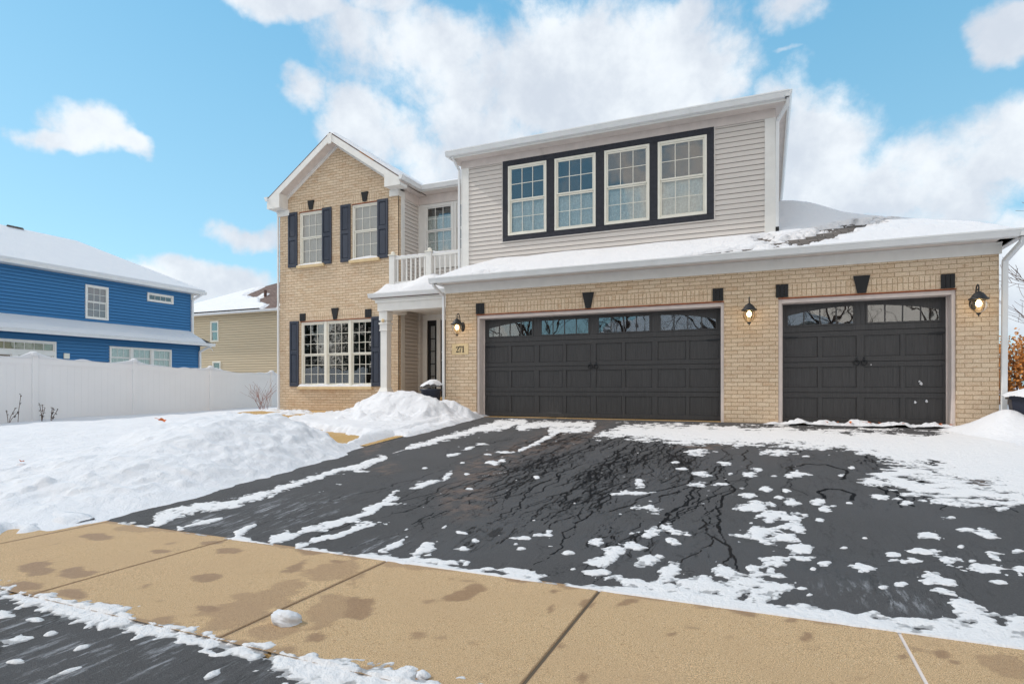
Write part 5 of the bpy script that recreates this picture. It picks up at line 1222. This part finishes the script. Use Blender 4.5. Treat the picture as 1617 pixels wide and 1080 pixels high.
# ------------------------------------------------------------------ planters
p = tag(empty('planter', (-6.86, 11.36, .14)), 'round navy planter heaped with snow at the porch beside the brick corner', 'planter')
b = MB(); b.lathe([(0, 0), (.17, 0), (.18, .02), (.225, .40), (.245, .415), (.245, .46), (.225, .46), (.21, .40), (0, .38)], (-6.86, 11.36, .14), 28); b.build('pot', 'pot', p)
gx = np.linspace(-7.14, -6.58, 34); gy = np.linspace(11.08, 11.64, 34); XX, YY = np.meshgrid(gx, gy); r = np.hypot(XX + 6.86, YY - 11.36)
attach(grid_mesh('snow_cap', gx, gy, .60 + .19 * np.clip(1 - (np.hypot(XX + 6.83, YY - 11.36) / .285) ** 3, -.1, 1) + .07 * fbm(XX * 4, YY * 4, 2), r < .24, 'snow'), p)
p = tag(empty('planter', (3.78, 10.98, -.02)), 'dark faceted planter box with a snow cap at the right corner of the garage', 'planter')
b = MB(); n = 8; 
def ring(r, z): return [(3.80 + r * math.cos(2 * math.pi * (k + .35) / n), 11.0 + r * .8 * math.sin(2 * math.pi * (k + .35) / n), z) for k in range(n)]
rs = [ring(.44, -.05), ring(.50, .45), ring(.53, .45), ring(.53, .51), ring(.47, .51), ring(.46, .43)]
b.add([v for r_ in rs for v in r_], [(i * n + j, i * n + (j + 1) % n, (i + 1) * n + (j + 1) % n, (i + 1) * n + j) for i in range(5) for j in range(n)]); b.build('box', 'pot', p, bevel=.004)
gx = np.linspace(3.2, 4.4, 50); gy = np.linspace(10.5, 11.5, 44); XX, YY = np.meshgrid(gx, gy); r = np.hypot((XX - 3.80) / .53, (YY - 11.0) / .43)
attach(grid_mesh('snow_cap', gx, gy, .50 + .13 * np.clip(1.05 - r ** 3, -.1, 1) + .04 * fbm(XX * 3, YY * 3, 3), r < 1.03, 'snow'), p)

# ------------------------------------------------------------------ small things: snow lumps, leaves, weeds
def lump(loc, sx_, sy_, sz_, seed, label):
    import bmesh
    bm = bmesh.new(); bmesh.ops.create_icosphere(bm, subdivisions=4, radius=1)
    for v in bm.verts:
        c = v.co; k = 1 + .22 * math.sin(c.x * 2.3 + seed) * math.cos(c.y * 2.9 + seed) + .10 * math.sin(c.z * 5 + c.x * 4 + seed) + .05 * math.sin(c.x * 11 + seed) * math.sin(c.y * 9) + .03 * math.sin(c.z * 17 + c.y * 13)
        v.co = Vector((c.x * k * sx_, c.y * k * sy_, max(-.35, c.z * k) * sz_))
    me = bpy.data.meshes.new('snow_lump'); bm.to_mesh(me); bm.free()
    for q in me.polygons: q.use_smooth = True
    me.materials.append(M['snow_dirty']); o = bpy.data.objects.new('snow_lump', me); C.objects.link(o); o.location = (loc[0], loc[1], loc[2] + .3 * sz_)
    return tag(o, label, 'lump of snow')
lump((-2.30, 2.36, ZS), .092, .062, .046, 1.3, 'fist sized lump of snow on the sidewalk across a joint')
lump((-1.33, 2.14, ZS), .032, .024, .02, 4.1, 'tiny lump of snow at the near edge of the sidewalk')
# ridge of snow and blown leaves at the foot of the narrow door
gx = np.arange(-.1, 3.0, .02); gy = np.arange(11.26, 11.72, .02); XX, YY = np.meshgrid(gx, gy)
h = (.05 + .08 * fbm(XX * 3, YY * 3, 3) + .03 * fbm(XX * 11, YY * 11, 2)) * sstep(.24, .08, np.abs(YY - 11.45) + .07 * fbm(XX * 2, YY * 2, 2)) * sstep(-.1, .3, XX) - .012
h = np.where((YY > GY - .02) & ((XX < .22) | (XX > 2.78)), -.1, h)
tag(grid_mesh('snow_windrow', gx, gy, -.006 + h, h > -.008, 'snow'), 'low lumpy ridge of snow in front of the narrow garage door', 'snow', kind='stuff')
def leaf(x, y, z, s_, rot, label, col='leaf'):
    b = MB(); pts = []
    for k in range(14):
        t = 2 * math.pi * k / 14; r = s_ * (.62 + .22 * abs(math.sin(2.5 * t))); pts.append((r * math.cos(t), r * .75 * math.sin(t), .16 * s_ * math.sin(3 * t + rot) + .30 * s_ * abs(math.sin(t))))
    b.add([(0, 0, 0)] + pts, [(0, k + 1, (k + 1) % 14 + 1) for k in range(14)])
    b.tube([(0, 0, 0), (-s_ * 1.1, 0, .2 * s_), (-s_ * 1.6, .1 * s_, .1 * s_)], s_ * .05, 5)
    o = b.build('dry_leaf', col); o.location = (x, y, z + s_ * .3); o.rotation_euler = (.3 * math.sin(rot * 3), .5 * math.cos(rot * 2), rot); return tag(o, label, 'leaf', 'blown dry leaves')
spots = [(.95, 11.30, .03), (1.30, 11.34, .04), (1.36, 11.42, .03), (1.50, 11.40, .035), (1.58, 11.36, .04), (1.72, 11.37, .03), (2.05, 11.33, .028), (2.50, 11.12, .04), (2.58, 11.42, .035), (2.66, 11.20, .03), (1.12, 11.40, .025), (1.88, 11.42, .03)]
for k, (x, y, s_) in enumerate(spots): leaf(x, y, .03, s_, k * 1.7, 'dry brown leaf among those on the snow ridge at the narrow garage door')
def ground_pt(px, py, z):
    d = (z - .625) / (HY - py); return (-.3955 * FC + .9184 * (px - CX)) * d, (.9184 * FC + .3955 * (px - CX)) * d
x, y = ground_pt(256, 668, -.12); leaf(x, y, -.10, .10, .5, 'orange dry leaf on the snow in front of the fence')
x, y = ground_pt(34, 735, -.40); leaf(x, y, -.36, .05, 2.5, 'small reddish leaf on the open snow at the left edge')
rnd = random.Random(3)
for k, (px, zt, lab) in enumerate([(13, .15, 'short dead stalk by the fence at the far left'), (28, .55, 'tall thin dead stalk with two seed heads by the fence'), (66, .22, 'dark dead weed with curled leaves by the fence'), (80, .20, 'leaning dead weed with a long side stem by the fence')]):
    xw = -16.45; t = xw / (-.3955 * FC + .9184 * (px - CX)); yw = t * (.9184 * FC + .3955 * (px - CX))
    b = MB(); st = MB(); zb = -.28
    for q in range(3 if k != 1 else 1):
        a = rnd.uniform(-.12, .22); top = (xw + rnd.uniform(-.05, .05), yw + a, zb + (zt + .28) * rnd.uniform(.7, 1)); st.tube([(xw, yw, zb), ((xw + top[0]) / 2, yw + a * .3, (zb + top[2]) / 2), top], .006, 5)
        for m_ in range(3 if k > 1 else 2):
            u = 1 - m_ * .28; c = Vector((xw + (top[0] - xw) * u, yw + a * u, zb + (top[2] - zb) * u))
            for r_ in range(5):
                d = Vector((rnd.uniform(-1, 1), rnd.uniform(-1, 1), rnd.uniform(-1, .6))).normalized() * .05; e = d.cross(Vector((0, 0, 1))).normalized() * .018
                b.add([c, c + d * .5 + e, c + d, c + d * .5 - e], [(0, 1, 2, 3)])
    w_ = empty('dead_weed', (xw, yw, zb)); tag(w_, lab, 'weed', 'dead weeds poking through the snow by the fence'); st.build('stem', 'twig', w_); b.build('seed_head', 'weed', w_)

# ------------------------------------------------------------------ trees and shrubs
def branches(b, rnd, p, d, L, r, depth, spread, segs=4, droop=0.0, minr=.004):
    pts = [p]; rad = [r]; q = p.copy(); dd = d.copy()
    for i in range(segs):
        dd = (dd + Vector((rnd.uniform(-1, 1), rnd.uniform(-1, 1), rnd.uniform(-.6, .8) - droop)) * .16).normalized(); q = q + dd * L / segs; pts.append(q.copy()); rad.append(max(minr, r * (1 - .55 * (i + 1) / segs)))
    b.tube(pts, rad, 6 if r > .03 else 4, cap=False)
    if depth <= 0: return
    n = rnd.randint(2, 4) if depth > 1 else rnd.randint(3, 5)
    for k in range(n):
        t = rnd.uniform(.35, 1.0) if k else 1.0; i = min(segs - 1, int(t * segs)); o = pts[i + 1] if t == 1.0 else pts[i] + (pts[i + 1] - pts[i]) * (t * segs - i)
        ax = Vector((rnd.uniform(-1, 1), rnd.uniform(-1, 1), rnd.uniform(-.3, .7))).normalized(); nd = (dd + ax * spread).normalized()
        branches(b, rnd, o, nd, L * rnd.uniform(.55, .8), max(minr, rad[i + 1] * .72), depth - 1, spread, max(3, segs - 1), droop, minr)
def bare_tree(x, y, h, seed, label, group=None, depth=5, spread=.75, z0=-.5, lean=(0, 0), r=None, low=.3):
    rnd = random.Random(seed); t = tag(empty('bare_tree', (x, y, z0)), label, 'tree', group); tr = MB(); br = MB(); r = r or h * .022
    top = Vector((x + lean[0], y + lean[1], z0 + h * .45)); pts = [Vector((x, y, z0)), Vector((x + lean[0] * .3, y + lean[1] * .3, z0 + h * .18)), Vector((x + lean[0] * .7, y + lean[1] * .7, z0 + h * .33)), top]
    tr.tube(pts, [r * 1.25, r, r * .85, r * .7], 10); tr.build('trunk', 'bark', t)
    for k in range(9):
        u = low + (1 - low) * k / 8; o = pts[0].lerp(top, u); a = k * 2.4 + seed; d = Vector((math.cos(a), math.sin(a), .55 + .5 * u)).normalized()
        branches(br, rnd, o, d, h * rnd.uniform(.25, .36), r * .5, depth - 1, spread, minr=.007)
    branches(br, rnd, top, Vector((0, 0, 1)), h * .35, r * .6, depth - 1, spread, minr=.007)
    br.build('branches', 'twig', t); return t
bare_tree(9.9, 22.0, 5.2, 5, 'tall bare tree at the right edge behind the garage', depth=5, lean=(.3, 0), low=.15, spread=.8)
bare_tree(12.6, 31.0, 8.0, 11, 'farther bare tree seen past the garage corner', depth=4)
def leafy(x, y, w_, d_, h, seed, mat, label, cat, n=2600, z0=-.1, ls=.06, group=None, name='russet_shrub'):
    rnd = random.Random(seed); t = tag(empty(name, (x, y, z0)), label, cat, group); st = MB(); lv = MB(); tips = []
    for k in range(26):
        a = rnd.uniform(0, 6.28); px_ = x + rnd.uniform(-.5, .5) * w_; py_ = y + rnd.uniform(-.5, .5) * d_; hh = h * rnd.uniform(.6, 1.05)
        p0 = Vector((x + (px_ - x) * .6, y + (py_ - y) * .6, z0)); p1 = Vector((px_, py_, z0 + hh * .5)); p2 = Vector((px_ + math.cos(a) * .25, py_ + math.sin(a) * .25, z0 + hh)); st.tube([p0, p1, p2], [.018, .012, .004], 4, cap=False); tips += [(p0, p1), (p1, p2), (p1, p2)]
    for k in range(n):
        a_, b_ = rnd.choice(tips); c = a_.lerp(b_, rnd.random()) + Vector((rnd.gauss(0, .16), rnd.gauss(0, .16), rnd.gauss(0, .13))); d = Vector((rnd.uniform(-1, 1), rnd.uniform(-1, 1), rnd.uniform(-1, 1))).normalized() * ls * rnd.uniform(.6, 1.4); e = d.orthogonal().normalized() * ls * .45
        lv.add([c, c + d * .5 + e, c + d, c + d * .5 - e], [(0, 1, 2, 3)])
    st.build('stems', 'twig', t); lv.build('leaves', mat, t); return t
for k, (x, y, h) in enumerate([(6.6, 20.5, 2.1), (8.4, 21.0, 2.5), (10.0, 21.8, 2.3)]):
    leafy(x, y, 2.2, 1.6, h, 20 + k, 'rusty_leaf', n=7000, ls=.085, label= ['russet leafed shrub just past the downspout at the right', 'tallest russet shrub at the right edge of the picture', 'russet shrub farthest right behind the dark planter'][k], cat='shrub', group='russet shrubs beyond the garage')
# reddish twigs by the corner of the brick wing
t = tag(empty('twiggy_shrub', (-13.25, 12.7, -.05)), 'small reddish bare shrub in the snow at the left corner of the house', 'shrub'); b = MB(); rnd = random.Random(9)
for k in range(16):
    a = rnd.uniform(0, 6.28); branches(b, rnd, Vector((-13.25 + rnd.uniform(-.1, .1), 12.7 + rnd.uniform(-.1, .1), 0)), Vector((math.cos(a) * .5 - .25, math.sin(a) * .5, 1)).normalized(), rnd.uniform(.35, .6), .004, 1, .8, 3, minr=.0022)
b.build('twigs', 'redtwig', t)
# across the street, seen only in the window panes
def evergreen(x, y, h, seed, label):
    rnd = random.Random(seed); t = tag(empty('evergreen_tree', (x, y, -.8)), label, 'tree'); tr = MB(); tr.tube([(x, y, -.8), (x, y, h - .8)], [.18, .03], 8); tr.build('trunk', 'bark', t); lv = MB()
    for k in range(2600):
        u = rnd.random() ** .7; z = -.4 + h * (1 - u); r = (.15 + u * h * .24) * rnd.uniform(.35, 1.08); a = rnd.uniform(0, 6.28); c = Vector((x + r * math.cos(a), y + r * math.sin(a), z - r * .25)); d = Vector((math.cos(a), math.sin(a), -.4)) * .35; e = Vector((-math.sin(a), math.cos(a), .2)) * .13; lv.add([c - e, c + e, c + d], [(0, 1, 2)])
    lv.build('foliage', 'evergreen', t)
for k, (x, y, h) in enumerate([(-26, -8.5, 9.5), (-29.5, -11, 10.5), (-33, -9, 10), (-36.5, -13, 11)]):
    evergreen(x, y, h, 2 + k, ['nearest of the dark evergreens across the street on the left', 'second of the dark evergreens across the street', 'third of the dark evergreens across the street', 'farthest left of the dark evergreens across the street'][k])
for k, (x, y, h) in enumerate([(-14.5, -13.0, 11.0), (-8.5, -16.0, 10.0), (-2.5, -14.0, 11.0), (3.5, -15.0, 10.5), (9.5, -13.5, 11.0)]):
    bare_tree(x, y, h, 40 + k, ['bare tree across the street left of the drive', 'bare tree across the street facing the porch', 'bare tree across the street facing the wide garage door', 'bare tree across the street facing the narrow garage door', 'bare tree across the street at the far right'][k], 'bare street trees facing the house', depth=4, z0=-.8, r=.22)
oh = tag(empty('house_opposite', (-4, -30, -.8)), 'pale sided house across the street with a snowy hipped roof', 'house')
b = MB(); b.box(-14, 6, -36, -27, -.8, 5.2); b.build('wall', 'tanhouse', oh); hip_roof(oh, -14.5, 6.5, -36.5, -26.5, 5.2, .5, 'snow', 'snowy_roof')
for x in (-12, -8, -4, 0, 4):
    for z in (.4, 3.2): b = MB(); b.box(x - .6, x + .6, -27.02, -26.96, z, z + 1.4); wf = b.build('window', 'cream', oh); b = MB(); b.box(x - .52, x + .52, -26.97, -26.94, z + .08, z + 1.32); b.build('pane', 'dark2', wf)
